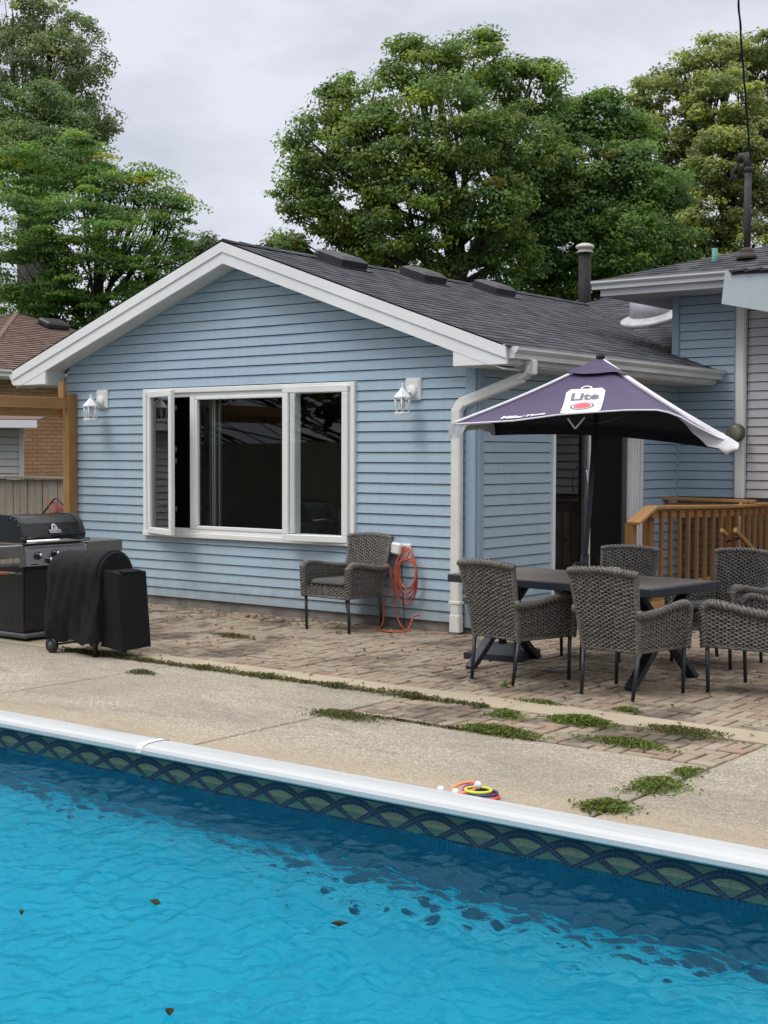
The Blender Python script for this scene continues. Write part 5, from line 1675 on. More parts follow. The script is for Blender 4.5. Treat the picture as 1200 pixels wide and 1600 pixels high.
lp = [(-0.01, .885), (0.005, .955), (-0.045, 1.065), (-0.10, 1.115), (-0.16, 1.13), (-0.36, 1.135), (-0.44, 1.11), (-0.50, 1.03), (-0.52, .885)]
mb = MB()
mb.prism([(XF + a, 0, z) for a, z in lp], (0, YN + .05, 0), (0, YF - .05, 0), M['blackgloss'])
lid = mb.build('lid', gr)
for (ya, yb) in ((YN - .005, YN + .05), (YF - .05, YF + .005)):
    mb = MB(); mb.prism([(XF + a * 1.02 + .002, 0, z + .006) for a, z in lp], (0, ya, 0), (0, yb, 0), M['black'])
    if ya < YN:
        for a, z in lp[1:8]:
            mb.lathe([(0.010, 0), (0.010, .005), (0.0, .007)], (XF + a * .93 - .012, ya - .001, z - .018), M['castgrey'], 8, (0, -1, 0))
    mb.build('end_cap', lid)
mb = MB()
mb.tube([(XF + .055, YN - .0, .905), (XF + .055, YF + .0, .905)], 0.017, M['chrome'], 12)
for y in (YN + .03, YF - .03): mb.tube([(XF + .055, y, .905), (XF + 0.0, y, .905)], 0.013, M['chrome'], 8)
mb.build('handle', lid)
# badge: arched emblem over a nameplate
mb = MB()
by, bz = YN + .36, 1.00
def bad(y, z, o=0.0):
    # on the lid's front face between lp[1] and lp[2]
    f = (z - .955) / (.11)
    return (XF + 0.005 - 0.05 * f + 0.012 + o, y, z + 0.004)
mb.face([bad(by - .065, bz - .03), bad(by + .065, bz - .03), bad(by + .065, bz - .002), bad(by - .065, bz - .002)], M['chrome'])
arch = [bad(by + .036 * math.cos(a), bz + .0 + .055 * math.sin(a)) for a in [math.pi * i / 12 for i in range(13)]]
mb.face(arch, M['chrome'])
arch = [bad(by + .020 * math.cos(a), bz + .004 + .033 * math.sin(a), .002) for a in [math.pi * i / 12 for i in range(13)]]
mb.face(arch, M['castgrey'])
mb.face([bad(by + .009 * math.cos(a), bz + .006 + .018 * math.sin(a), .004) for a in [math.pi * i / 8 for i in range(9)]], M['chrome'])
vs, fs = text_mesh('BROIL KING', 0.021, 0, 0.0004)
mb.poly([bad(by + x, bz - .023 + y, .003) for x, y, z in vs], fs, M['blackgloss'])
mb.build('badge', lid, fix=False)
for (ya, yb) in ((YN - .46, YN - .012), (YF + .012, YF + .45)):
    mb = MB(); mb.box((XF - .24, (ya + yb) / 2, .865), (0.50, yb - ya, 0.03), M['steel'], bev=0.008)
    mb.box((XF + .012, (ya + yb) / 2, .822), (0.014, yb - ya, 0.112), M['steel'], bev=0.005)
    mb.box((XF - .24, ya + .01 if ya < YN - .1 else yb - .01, .83), (0.48, 0.016, 0.07), M['black'])
    mb.build('side_shelf', gr)
ut = tag(empty('grill_brush', (XF + .03, YN - .20, .64)), 'orange handled grill tool hanging below the near shelf', 'tool')
mb = MB(); mb.tube([(0, -.22, .015), (0, 0.02, 0)], 0.014, simple('orange_grip', (0.42, 0.16, 0.05, 1), 0.6), 8); mb.build('handle', ut)
mb = MB(); mb.tube([(0, .02, 0), (0, .14, -.012)], 0.007, M['steel'], 8); mb.box((0, .13, -.015), (0.02, .06, .02), M['castgrey'], bev=.004); mb.build('head', ut)
mb = MB(); mb.tube([(0, -.1, .01), (-.02, -.1, .10), (-.03, -.1, .19)], 0.004, M['black'], 6); mb.build('hook', ut)

# covered smoker: fabric cover over barrel + side box, short legs and wheels
sm = tag(empty('covered_smoker', (-1.9, -3.04, 0)), 'small barrel smoker under a fitted black fabric cover, wheels showing', 'smoker')
mb = MB()
x0, x1 = -0.36, 0.32
nx_, na = 40, 44
rad, zc, zb_ = 0.205, 0.685, 0.115
vs = []
def outline(f):
    # f 0..1 from front bottom, over the top, to back bottom
    hs = zc - zb_
    arc = math.pi * rad
    tot = 2 * hs + arc
    s = f * tot
    if s < hs: return (-rad, zb_ + s)
    if s < hs + arc:
        a = (s - hs) / rad
        return (-rad * math.cos(a), zc + rad * math.sin(a))
    return (rad, zc - (s - hs - arc))
fr_ = np.random.default_rng(3)
for i in range(nx_ + 1):
    u = i / nx_
    x = x0 + (x1 - x0) * u
    edge = min(u, 1 - u) * (x1 - x0)
    rr_ = 1 - 0.10 * max(0, 1 - edge / 0.05) ** 2
    for k in range(na + 1):
        y, z = outline(k / na)
        low = max(0, (zc - z) / (zc - zb_))
        wr = 0.030 * math.sin(8 * u + 3.6 * low + 0.8) * low + 0.016 * math.sin(19 * u - 4.0 * low + 1.5 * math.sin(5 * low)) * low ** 0.7 + 0.006 * math.sin(33 * u + 7 * low)
        flare = 1 + 0.10 * low
        zt = z if z > zc else z
        yy = y * rr_ * flare + (wr if y < 0 else -wr)
        zz = zc + (zt - zc) * (rr_ if z > zc else 1)
        xx = x + 0.012 * low * math.sin(13 * y + 5 * u)
        if k in (0, na): zz += 0.018 * math.sin(7 * u * 2.1 + k)
        vs.append((xx, yy, zz - 0.03 * (1 - u) * (1 if z > zc else 0)))
fs = [(i * (na + 1) + k, (i + 1) * (na + 1) + k, (i + 1) * (na + 1) + k + 1, i * (na + 1) + k + 1) for i in range(nx_) for k in range(na)]
mb.poly(vs, fs, M['cover'], True)
for i in (0, nx_):
    ring = [vs[i * (na + 1) + k] for k in range(na + 1)]
    c0 = (sum(p[0] for p in ring) / len(ring) + (0.0), 0, 0.5)
    mb.poly(ring + [c0], [(k, k + 1, na + 1) for k in range(na)], M['cover'], False)
# seam welt round the right end
mb.tube([V3(vs[(nx_ - 2) * (na + 1) + k]) + V3((0.01, 0, 0)) for k in range(14, na - 13)], 0.004, M['cover'], 6)
cv = mb.build('cover', sm)
mb = MB()   # side box part of the cover
bx0, bx1, by0, by1, bz0, bz1 = 0.30, 0.555, -0.15, 0.16, 0.075, 0.735
n1, n2 = 12, 10
def bface(P00, P10, P11, P01, nu=12, nv=14, wob=0.010):
    P00, P10, P11, P01 = map(V3, (P00, P10, P11, P01))
    nrm = (P10 - P00).cross(P01 - P00).normalized()
    vs = []
    for j in range(nv + 1):
        for i in range(nu + 1):
            u, v = i / nu, j / nv
            p = P00.lerp(P10, u).lerp(P01.lerp(P11, u), v)
            e = min(u, 1 - u) * 4; e = min(1, e)
            vs.append(p + nrm * wob * e * (1 - v) * math.sin(u * 7 + v * 3 + P00.x * 9))
    mb.poly(vs, [(j * (nu + 1) + i, j * (nu + 1) + i + 1, (j + 1) * (nu + 1) + i + 1, (j + 1) * (nu + 1) + i) for j in range(nv) for i in range(nu)], M['cover'], True)
fl = 0.004
bface((bx0, by0 - fl, bz0 + .02), (bx1 + fl, by0 - fl, bz0), (bx1 - .05, by0, bz1 - .03), (bx0, by0, bz1))
bface((bx1 + fl, by0 - fl, bz0), (bx1 + fl, by1 + fl, bz0 + .01), (bx1 - .05, by1, bz1 - .02), (bx1 - .05, by0, bz1 - .03))
bface((bx1 + fl, by1 + fl, bz0 + .01), (bx0, by1 + fl, bz0 + .01), (bx0, by1, bz1), (bx1 - .05, by1, bz1 - .02))
bface((bx0, by0, bz1), (bx1 - .05, by0, bz1 - .03), (bx1 - .05, by1, bz1 - .02), (bx0, by1, bz1), wob=0.004)
mb.box((bx1 - .07, (by0 + by1) / 2, bz1 - .012), (0.06, 0.2, 0.016), M['cover'], Matrix.Rotation(.25, 3, 'Y'), 0.006)
mb.build('side_cover', cv)
for x, y in ((0.23, -0.155), (0.23, 0.165)):
    mb = MB(); mb.tube([(x, y, 0.0), (x, y, 0.30)], 0.022, M['black'], 10); mb.build('leg', sm)
for y in (-0.22, 0.24):
    mb = MB(); mb.tube([(-0.25, y * .8, 0.08), (-0.25, y * .8, 0.3)], 0.015, M['black'], 8); mb.build('leg', sm)
    mb = MB(); mb.lathe([(0.03, -.02), (0.062, -.02), (0.068, -.012), (0.068, .012), (0.062, .02), (0.03, .02)], (-0.25, y, 0.068), M['black'], 22, (0, 1, 0))
    mb.lathe([(0.0, -.023), (0.028, -.021), (0.03, -.01), (0.03, .01), (0.028, .021), (0.0, .023)], (-0.25, y, 0.068), M['castgrey'], 14, (0, 1, 0)); mb.build('wheel', sm)
mb = MB(); mb.tube([(-0.25, -0.2, 0.068), (-0.25, 0.22, 0.068)], 0.009, M['castgrey'], 6); mb.tube([(-0.25, 0.0, 0.10), (0.23, 0.0, 0.11)], 0.007, M['castgrey'], 6); mb.build('axle', sm)

# ------------------------------------------------------------------ toys at the pool edge
def ring_toy(x, y, z, rx, ry, col, lab, tilt=(0, 0, 0), rz=0):
    mb = MB()
    mb.tube([(rx * math.cos(2 * math.pi * i / 36), ry * math.sin(2 * math.pi * i / 36), 0) for i in range(36)], 0.0075, simple('ring_plastic', col, 0.35, var=0.03), 8, closed=True)
    o = mb.build('dive_ring'); o.location = (x, y, z); o.rotation_euler = (tilt[0], tilt[1], rz)
    tag(o, lab, 'ring', 'dive rings piled on the pool edge')
ring_toy(3.535, -5.20, 0.010, .075, .070, (0.72, 0.06, 0.06, 1), 'red dive ring at the bottom of the pile by the pool')
ring_toy(3.525, -5.195, 0.024, .073, .068, (0.02, 0.04, 0.14, 1), 'navy blue dive ring lying on the red one')
ring_toy(3.505, -5.205, 0.037, .066, .06, (0.60, 0.68, 0.06, 1), 'lime yellow dive ring on the navy one')
ring_toy(3.425, -5.20, 0.036, .068, .064, (0.86, 0.26, 0.12, 1), 'orange dive ring leaning on the left of the pile', (0.25, -0.12, 0))
ring_toy(3.465, -5.165, 0.024, .066, .06, (0.42, 0.04, 0.30, 1), 'magenta dive ring half hidden behind the orange one', (0.05, 0.1, 0))
wb = simple('perforated_ball', (0.74, 0.72, 0.78, 1), 0.45, var=0.10, vscale=40, bump=0.5, bscale=50)
for (x, y, z, l) in ((3.395, -5.14, 0.02, 'white plastic ball farthest from the pool behind the orange ring'), (3.455, -5.14, 0.02, 'white plastic ball behind the magenta ring'), (3.50, -5.20, 0.060, 'white plastic ball sitting inside the lime ring'),
                     (3.405, -5.258, 0.02, 'white plastic ball touching the coping beside the orange ring'), (3.315, -5.258, 0.02, 'white plastic ball lying apart at the left of the rings')):
    mb = MB(); r_ = 0.020
    mb.lathe([(0.0, -r_)] + [(r_ * math.cos(a), r_ * math.sin(a)) for a in [(-75 + 15 * i) * math.pi / 180 for i in range(11)]] + [(0.0, r_)], (0, 0, 0), wb, 18)
    o = mb.build('ball'); o.location = (x, y, z); tag(o, l, 'ball', 'white balls beside the dive rings')

# ================================================================== PLANTS
def leaf_cards(C, N, size, ratio=0.6, fold=0.25):
    """C (n,3) centres, N (n,3) normals -> quads."""
    n = len(C)
    N = N / (np.linalg.norm(N, axis=1, keepdims=True) + 1e-9)
    r = rng.normal(size=(n, 3))
    T = np.cross(N, r); T /= np.linalg.norm(T, axis=1, keepdims=True) + 1e-9
    B = np.cross(N, T)
    s = (np.asarray(size) * rng.uniform(0.65, 1.25, n))[:, None]
    a = C - T * s * 0.5
    b = C + B * s * ratio * 0.5 + N * s * fold * 0.4
    c = C + T * s * 0.5 - N * s * fold * 0.2
    d = C - B * s * ratio * 0.5 + N * s * fold * 0.4
    V = np.stack([a, b, c, d], 1).reshape(-1, 3)
    F = np.arange(4 * n).reshape(n, 4)
    return V, F
CAMP = np.array([7.313, -10.936, 1.7])
def make_tree(label, base, lobes, trunk_h, leaf, nclump, nleaf, clump_r, pal, flat=0.6, trunk_r=0.28, ground=-0.05, accents=None, droop=0.0, group=None, fork=None):
    e = tag(empty('tree', (base[0], base[1], ground)), label, 'tree', group)
    lob = np.array(lobes)
    # sample clump centres in lobes (weighted by area), nearer the shell
    wgt = lob[:, 3] ** 2; wgt /= wgt.sum()
    idx = rng.choice(len(lob), nclump, p=wgt)
    d = rng.normal(size=(nclump, 3)); d /= np.linalg.norm(d, axis=1, keepdims=True)
    rad = (0.84 if not droop else 1.0) * lob[idx, 3] * rng.uniform(0.30, 1.0, nclump) ** 0.5
    C = lob[idx, :3] + d * rad[:, None] * np.array([1, 1, 0.9])
    cr = clump_r * rng.uniform(0.6, 1.35, nclump)
    n = nclump * nleaf
    ci = np.repeat(np.arange(nclump), nleaf)
    q = rng.normal(size=(n, 3)); q /= np.linalg.norm(q, axis=1, keepdims=True)
    rr = rng.uniform(0, 1, n) ** 0.45
    off = q * (rr * cr[ci])[:, None] * np.array([1, 1, flat])
    if droop: off[:, 2] -= droop * (off[:, 0] ** 2 + off[:, 1] ** 2) / (cr[ci] + 1e-6)
    P = C[ci] + off
    Nn = q * 0.8 + np.array([0.1, -0.25, 0.75]) + rng.normal(size=(n, 3)) * 0.45
    V, F = leaf_cards(P, Nn, leaf)
    pal = np.array(pal)
    cc = 1.38 * pal[rng.integers(0, len(pal), nclump)][ci] * rng.uniform(0.75, 1.25, (n, 1))
    cc *= rng.uniform(0.7, 1.25, (nclump, 1))[ci]
    ygr = (rng.uniform(size=nclump) < 0.22)[ci]
    cc[ygr] *= np.array([1.28, 1.22, 0.9])
    if accents:
        frac, acol, zmin = accents
        top = (C[:, 2] > zmin) & (rng.uniform(size=nclump) < frac)
        mk = top[ci] & (rng.uniform(size=n) < 0.75)
        cc[mk] = np.array(acol) * rng.uniform(0.8, 1.2, (mk.sum(), 1))
        tw = rng.uniform(size=n) < 0.012
        cc[tw] = np.array(acol) * rng.uniform(0.5, 1.0, (tw.sum(), 1))
    o = raw_mesh('crown', V - np.array([base[0], base[1], ground]), F, M['leaf'], cc, e)
    # trunk and limbs
    mb = MB()
    O = V3((base[0], base[1], ground))
    ctr_ = lob[:, :3].mean(0)
    fk = V3((base[0], base[1], trunk_h))
    mb.tube([V3((0, 0, 0)), (fk - O) * 0.5 + V3((.05, .03, 0)), fk - O], [trunk_r * 1.25, trunk_r, trunk_r * .85], M['bark'], 10)
    top = V3((ctr_[0] * .6 + base[0] * .4, ctr_[1] * .6 + base[1] * .4, lob[:, 2].max() - 0.5))
    lead = smooth_path([fk - O, (fk.lerp(top, .4)) - O + V3((.2, -.1, 0)), top - O], 5)
    mb.tube(lead, [trunk_r * .85 * (1 - .85 * i / (len(lead) - 1)) for i in range(len(lead))], M['bark'], 8)
    for i in range(len(lob)):
        t_ = V3(lob[i, :3]) - O
        s_ = lead[min(len(lead) - 1, int(rng.uniform(0, .55) * len(lead)))]
        if t_.z < s_.z: s_ = lead[0]
        md = s_.lerp(t_, .5) + V3((rng.normal() * .2, rng.normal() * .2, -0.12 * (t_ - s_).length))
        pth = smooth_path([s_, md, t_], 4)
        r0 = trunk_r * rng.uniform(.22, .4)
        mb.tube(pth, [r0 * (1 - .72 * k / (len(pth) - 1)) for k in range(len(pth))], M['bark'], 6)
        mine = np.where(idx == i)[0]
        for j in mine[:9]:
            c_ = V3(C[j]) - O
            st_ = pth[int(rng.uniform(.4, .95) * (len(pth) - 1))]
            mb.tube([st_, st_.lerp(c_, .5) + V3((0, 0, -.05)), c_], [r0 * .32, r0 * .22, r0 * .1], M['bark'], 5)
    mb.build('trunk', e)
    return e

TREES = {
'maple': ((-11.56, 16.39), [(-12.88, 14.35, 9.61, 1.06), (-12.46, 15.99, 10.77, 1.06), (-11.38, 16.83, 10.92, 1.06), (-10.56, 18.07, 10.45, 1.06), (-13.67, 13.69, 8.73, 0.91), (-12.2, 14.19, 8.62, 1.36), (-10.95, 15.17, 9.06, 1.51), (-10.34, 16.89, 8.85, 1.36), (-14.54, 14.24, 7.74, 0.76), (-13.49, 14.4, 7.5, 1.21), (-11.59, 14.58, 7.18, 1.36), (-10.39, 15.9, 7.39, 1.21), (-10.14, 18.29, 8.46, 1.06), (-14.75, 14.03, 6.76, 0.53), (-13.42, 15.03, 6.38, 1.06), (-11.68, 15.72, 6.17, 0.91), (-10.54, 17.24, 6.39, 1.06), (-10.76, 19.04, 7.71, 1.06), (-13.3, 16.38, 6.22, 0.91)]),
'dark': ((-9.67, 20.36), [(-10.96, 20.27, 10.17, 0.8), (-10.0, 20.37, 10.13, 0.88), (-9.59, 21.3, 9.85, 0.72), (-9.9, 19.11, 8.56, 1.12), (-8.91, 19.86, 8.41, 1.2), (-8.61, 21.34, 8.29, 0.72), (-10.11, 18.87, 7.16, 1.28), (-8.75, 19.27, 6.93, 1.28), (-8.45, 21.4, 7.01, 0.8), (-10.33, 19.91, 6.04, 1.12), (-9.19, 20.79, 6.05, 0.96), (-11.1, 19.32, 6.04, 0.8), (-8.65, 21.83, 6.11, 0.64)]),
'yellow': ((-11.16, 30.62), [(-10.67, 31.44, 14.43, 1.01), (-11.55, 30.76, 14.22, 1.01), (-10.49, 32.82, 13.89, 1.21), (-12.33, 30.12, 13.61, 1.01), (-13.43, 29.89, 13.14, 0.81), (-10.92, 29.89, 12.56, 1.41), (-13.25, 29.34, 12.2, 0.6), (-9.81, 30.7, 11.78, 1.21), (-12.66, 30.41, 11.92, 1.21), (-10.51, 29.48, 10.68, 1.41), (-13.01, 30.7, 10.59, 1.01), (-9.6, 30.76, 9.81, 1.21), (-10.99, 29.66, 9.21, 1.21), (-12.36, 29.85, 8.78, 1.01), (-10.02, 30.35, 8.23, 1.21), (-11.52, 30.43, 7.57, 1.21), (-10.23, 31.4, 7.17, 1.21)]),
'locust': ((-20.59, 13.19), [(-21.76, 11.91, 8.83, 0.99), (-21.25, 12.94, 9.09, 0.99), (-20.39, 13.58, 8.6, 0.99), (-19.73, 14.07, 8.44, 0.82), (-19.2, 14.47, 8.11, 0.66), (-20.9, 11.22, 7.36, 1.15), (-19.77, 12.09, 7.37, 1.15), (-19.14, 13.2, 7.13, 0.99), (-19.12, 14.5, 7.62, 0.49), (-21.15, 11.6, 6.16, 1.15), (-20.0, 12.48, 6.01, 1.15), (-19.74, 13.96, 6.3, 0.82), (-19.2, 15.03, 6.87, 0.66), (-22.33, 11.92, 5.3, 0.99), (-21.15, 12.82, 5.3, 0.82)]),
'mid': ((-27.01, 16.01), [(-27.44, 15.91, 12.05, 0.96), (-26.53, 16.62, 12.25, 0.87), (-26.05, 16.95, 11.48, 0.77), (-26.28, 15.47, 10.68, 1.15), (-25.38, 16.15, 10.5, 0.96), (-28.18, 15.3, 11.28, 1.15), (-26.76, 16.31, 9.75, 0.96)]),
'elm': ((-31.62, 20.2), [(-32.49, 19.85, 16.83, 1.32), (-31.61, 20.52, 16.61, 1.32), (-30.72, 21.17, 15.96, 0.99), (-31.62, 19.16, 15.01, 1.21), (-30.42, 20.08, 14.8, 1.32), (-30.35, 21.41, 15.19, 0.77), (-33.51, 19.02, 15.95, 1.32), (-30.13, 21.49, 13.32, 0.77), (-30.5, 21.25, 14.2, 0.77), (-29.86, 21.68, 13.1, 0.55), (-30.57, 21.72, 12.22, 0.77), (-30.81, 21.49, 11.44, 0.66)]),
'far': ((-35.36, 32.38), [(-35.94, 32.0, 10.19, 0.6), (-35.41, 32.43, 10.61, 0.55), (-33.22, 34.1, 10.34, 0.6), (-32.9, 34.36, 10.62, 0.6), (-36.5, 31.6, 10.6, 0.55), (-34.96, 32.76, 10.2, 0.55), (-34.6, 33.0, 9.4, 0.9), (-34.0, 33.5, 9.2, 0.9), (-33.5, 33.9, 9.6, 0.8), (-35.6, 32.3, 9.3, 0.9), (-34.5, 33.1, 8.4, 1.1)]),
}
TG = 'trees behind the houses'
make_tree('tall full maple with dark trunk standing behind the middle of the roof', *TREES['maple'], 5.6, 0.105, 1150, 95, 0.37, [(0.135, 0.19, 0.050), (0.11, 0.17, 0.055), (0.17, 0.215, 0.052), (0.085, 0.145, 0.058)], flat=0.5, trunk_r=0.36, accents=(0.008, (0.26, 0.19, 0.03), 6), group=TG)
make_tree('dark green leafy tree behind the flue pipe, right of the maple', *TREES['dark'], 5.2, 0.105, 900, 95, 0.38, [(0.085, 0.150, 0.045), (0.11, 0.18, 0.05), (0.07, 0.125, 0.042)], flat=0.5, trunk_r=0.28, accents=(0.01, (0.17, 0.16, 0.03), 6), group=TG)
make_tree('tall yellowish green tree behind the roof mast', *TREES['yellow'], 7.0, 0.125, 950, 90, 0.43, [(0.235, 0.265, 0.095), (0.20, 0.235, 0.09), (0.15, 0.19, 0.075), (0.27, 0.285, 0.115)], flat=0.42, trunk_r=0.4, group=TG)
make_tree('bright green tree with layered boughs and yellow tips above the brick house', *TREES['locust'], 4.6, 0.09, 430, 150, 0.56, [(0.105, 0.19, 0.042), (0.085, 0.16, 0.042), (0.135, 0.22, 0.045), (0.068, 0.13, 0.04)], flat=0.17, trunk_r=0.25, accents=(0.05, (0.50, 0.42, 0.03), 8.2), droop=0.25, group=TG)
make_tree('rounded dull green tree between the locust and the tall elm', *TREES['mid'], 8.5, 0.10, 330, 110, 0.42, [(0.12, 0.175, 0.075), (0.10, 0.15, 0.07), (0.14, 0.195, 0.085)], flat=0.5, trunk_r=0.3, group=TG)
make_tree('tallest olive elm with open drooping branches at the upper left', *TREES['elm'], 11.0, 0.12, 330, 85, 0.42, [(0.145, 0.18, 0.10), (0.125, 0.16, 0.09), (0.175, 0.205, 0.115)], flat=0.6, trunk_r=0.35, droop=0.35, group=TG)
make_tree('small distant treetop peeping above the gable', *TREES['far'], 7.6, 0.2, 230, 60, 0.5, [(0.065, 0.10, 0.038), (0.08, 0.12, 0.045)], flat=0.8, trunk_r=0.25, group=TG)

# hedge and fence across the yard behind the photographer added as dark shapes for the glass to mirror
mb = MB()
for i in range(190):
    mb.box((-44 + i * 0.30, -13.6, 0.95), (0.285, 0.02, 2.0), M['fence'])
tag(mb.build('board_fence'), 'unseen long grey board fence at the far side of the pool', 'fence')
hl = [(-45 + 3.0 * i, -17 + random.uniform(-1, 1), random.uniform(2.5, 5.5), random.uniform(1.8, 2.5)) for i in range(22)]
make_tree('unseen broad row of garden trees across the pool, behind the long fence', (0, -17.5), hl, 2.0, 0.34, 800, 40, 0.9, [(0.03, 0.055, 0.02), (0.04, 0.07, 0.025)], flat=0.7, trunk_r=0.3)

# weeds in the joints
def weed(name, cx, cy, rx, ry, n, hgt, leaf, pal, lab=None, kind=None, line=None, group=None, acc=0.05):
    n = int(n * 1.45)
    if line:
        (ax, ay), (bx_, by_), wid = line
        f = rng.uniform(0, 1, n)
        # clumpy density along the joint
        f = np.clip(f + 0.02 * np.sin(f * 40), 0, 1)
        th = 0.5 + 0.5 * np.abs(np.sin(f * 23 + 1.3) * np.sin(f * 9.1 + .4))
        P = np.stack([ax + (bx_ - ax) * f, ay + (by_ - ay) * f, np.zeros(n)], 1)
        P[:, 1] += rng.normal(size=n) * wid * th * 0.5
        P[:, 0] += rng.normal(size=n) * 0.02
        P[:, 2] = 0.006 + rng.uniform(0, 1, n) ** 1.6 * hgt * th
    else:
        k = max(4, int(n / 60))
        sc = rng.normal(size=(k, 2)) * 0.33
        ci = rng.integers(0, k, n)
        q = sc[ci] + rng.normal(size=(n, 2)) * 0.31
        r_ = np.sqrt((q ** 2).sum(1))
        P = np.stack([cx + q[:, 0] * rx, cy + q[:, 1] * ry, 0.006 + hgt * rng.uniform(0, 1, n) * np.clip(1.15 - r_ * .8, 0.1, 1)], 1)
    Nn = rng.normal(size=(n, 3)) * 0.7 + np.array([0, 0, 0.8])
    base = P.mean(0) * np.array([1, 1, 0])
    base = P.mean(0) * np.array([1, 1, 0])
    V, F = leaf_cards(P - base, Nn, leaf * rng.choice([0.6, 1.0, 1.3], n), 0.38)
    pal = np.array(pal)
    cc = 1.2 * pal[rng.integers(0, len(pal), n)] * rng.uniform(0.65, 1.35, (n, 1))
    dry = rng.uniform(size=n) < 0.20
    P[dry, 2] = 0.006 + P[dry, 2] * 0.25
    cc[dry] = np.array((0.10, 0.075, 0.042)) * rng.uniform(0.6, 1.3, (dry.sum(), 1))
    mk = rng.uniform(size=n) < acc
    cc[mk] = np.array((0.28, 0.17, 0.04)) * rng.uniform(0.6, 1.2, (mk.sum(), 1))
    o = raw_mesh(name, V, F, M['leaf'], cc)
    o.location = base
    tag(o, lab, 'weed' if lab else None, group, kind)
    return o
GW = [(0.15, 0.215, 0.045), (0.12, 0.18, 0.04), (0.19, 0.25, 0.06), (0.09, 0.14, 0.035)]
GD = [(0.105, 0.135, 0.045), (0.13, 0.145, 0.055), (0.12, 0.10, 0.05), (0.08, 0.095, 0.035)]
o = weed('weeds', 0, 0, 0, 0, 5200, 0.035, 0.024, GD, None, 'stuff', line=((-2.2, -3.11), (2.15, -3.12), 0.075))
o = weed('weeds', 0, 0, 0, 0, 900, 0.012, 0.018, [(0.06, 0.05, 0.03), (0.05, 0.06, 0.025)], None, 'stuff', line=((1.7, -3.86), (3.0, -3.87), 0.03))
WG = 'weed tufts growing on the deck'
weed('weed_tuft', 1.66, -3.98, .26, .12, 900, .035, .022, GD, 'long dull weed patch at the corner of the paver inset and the deck joint', group=WG)
weed('weed_tuft', 2.46, -3.30, .13, .10, 420, .045, .022, GW, 'small green weed tuft beside the kerb left of the thickest clump', group=WG)
weed('weed_tuft', 2.40, -2.78, .16, .05, 300, .03, .020, GW, 'thin green weed strip on the kerb behind a small tuft', group=WG)
weed('weed_tuft', 2.98, -3.22, .26, .10, 1300, .055, .024, GW, 'thickest bright green weed clump against the kerb', group=WG)
weed('weed_tuft', 2.72, -3.80, .30, .09, 1200, .05, .024, GW, 'long green weed clump along the near edge of the paver inset', group=WG, acc=.1)
weed('weed_tuft', 3.62, -3.10, .30, .13, 1100, .035, .021, GD, 'flat brownish weed mat spreading over the kerb at right', group=WG)
weed('weed_tuft', 3.52, -3.62, .30, .10, 1000, .04, .022, GW, 'low ragged weed patch in the paver inset near its right end', group=WG, acc=.1)
weed('weed_tuft', 4.11, -4.10, .09, .12, 320, .035, .021, GW, 'small weed sprig at the top of the right deck joint', group=WG)
weed('weed_tuft', 4.12, -4.50, .16, .20, 900, .05, .023, GW, 'middle leafy weed in the right deck joint', group=WG)
weed('weed_tuft', 4.13, -5.02, .14, .13, 700, .045, .023, GW, 'weed in the right deck joint nearest the pool', group=WG)
weed('weed_tuft', 3.02, -2.68, .12, .05, 260, .035, .02, GW, 'little weed on the pavers just behind the kerb', group=WG)
weed('weed_tuft', -1.62, -1.55, .30, .10, 500, .03, .022, GD, 'mossy weed patch on the pavers beside the covered smoker', group=WG)
weed('weed_tuft', -0.72, -3.55, .14, .06, 260, .03, .022, GD, 'dull weed at the end of the left deck joint', group=WG)
weed('weed_tuft', 1.86, -2.36, .04, .05, 60, .07, .022, GW, 'single upright sprig beside a chair foot', group=WG)
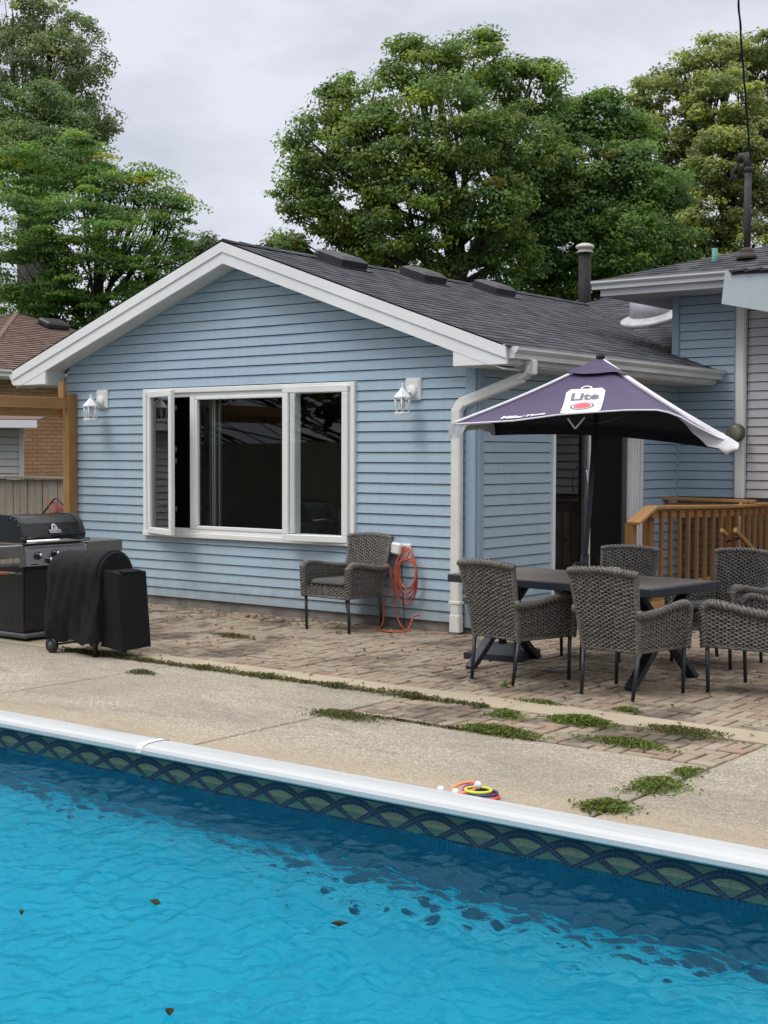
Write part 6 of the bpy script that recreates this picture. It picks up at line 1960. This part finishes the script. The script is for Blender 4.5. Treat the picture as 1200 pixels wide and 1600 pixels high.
# scattered dead leaves and dirt
n = 420
P = np.stack([rng.uniform(-4.5, 4.2, n), rng.uniform(-3.0, 0.0, n), np.full(n, 0.012)], 1)
far = rng.uniform(size=n) < 0.35
P[far, 1] = -0.15 - rng.exponential(0.18, far.sum()); P[far, 0] = rng.normal(-2.6, 0.8, far.sum())
V, F = leaf_cards(P, rng.normal(size=(n, 3)) * 0.25 + np.array([0, 0, 1]), 0.045, 0.5)
pal = np.array([(0.16, 0.075, 0.03), (0.22, 0.11, 0.04), (0.09, 0.055, 0.03), (0.27, 0.16, 0.05), (0.06, 0.04, 0.025)])
tag(raw_mesh('dead_leaves', V, F, M['leaf'], pal[rng.integers(0, 5, n)]), kind='stuff')
n = 120
P = np.stack([rng.uniform(-2.0, 0.4, n), rng.uniform(0.5, 7.0, n), np.zeros(n)], 1)
P[:90, 0] = rng.normal(-0.35, 0.25, 90); P[:90, 1] = rng.normal(4.35, 0.3, 90)
P[:, 2] = np.maximum(RIDZ - RS * (P[:, 0] - RIDX), 0) + 0.03
P = P[(P[:, 1] < 4.2) | (P[:, 0] < -0.1)]
V, F = leaf_cards(P, rng.normal(size=(len(P), 3)) * 0.25 + np.array([.3, 0, 1]), 0.05, 0.5)
tag(raw_mesh('fallen_leaves', V, F, M['leaf'], pal[rng.integers(0, 5, len(P))]), kind='stuff')
# leaves floating on the water
for (x, y, s, lab) in ((3.111, -7.006, .085, 'dark leaf floating left of centre in the pool'), (3.871, -6.738, .065, 'small curled brown leaf floating in the middle of the pool'), (3.985, -7.76, .075, 'brown leaf floating nearest the camera in the pool'), (2.78, -7.42, .05, 'small dark leaf floating at the far left of the pool')):
    mb = MB()
    L_ = [(-1, 0), (-.6, .22), (-.1, .36), (.4, .26), (.8, .1), (1.2, 0), (.8, -.1), (.4, -.28), (-.1, -.34), (-.6, -.2)]
    vs = [(a * s * .6, b * s * .6, 0.016 + 0.014 * (abs(b) * 2 + max(0, a - .3))) for a, b in L_] + [(0, 0, 0.006)]
    mb.poly(vs, [(k, (k + 1) % 10, 10) for k in range(10)], M['leaf'], tint=(0.055, 0.05, 0.022))
    o = mb.build('floating_leaf'); o.location = (x, y, WL); o.rotation_euler = (0, 0, random.uniform(0, 6)); tag(o, lab, 'leaf', 'leaves floating in the pool')
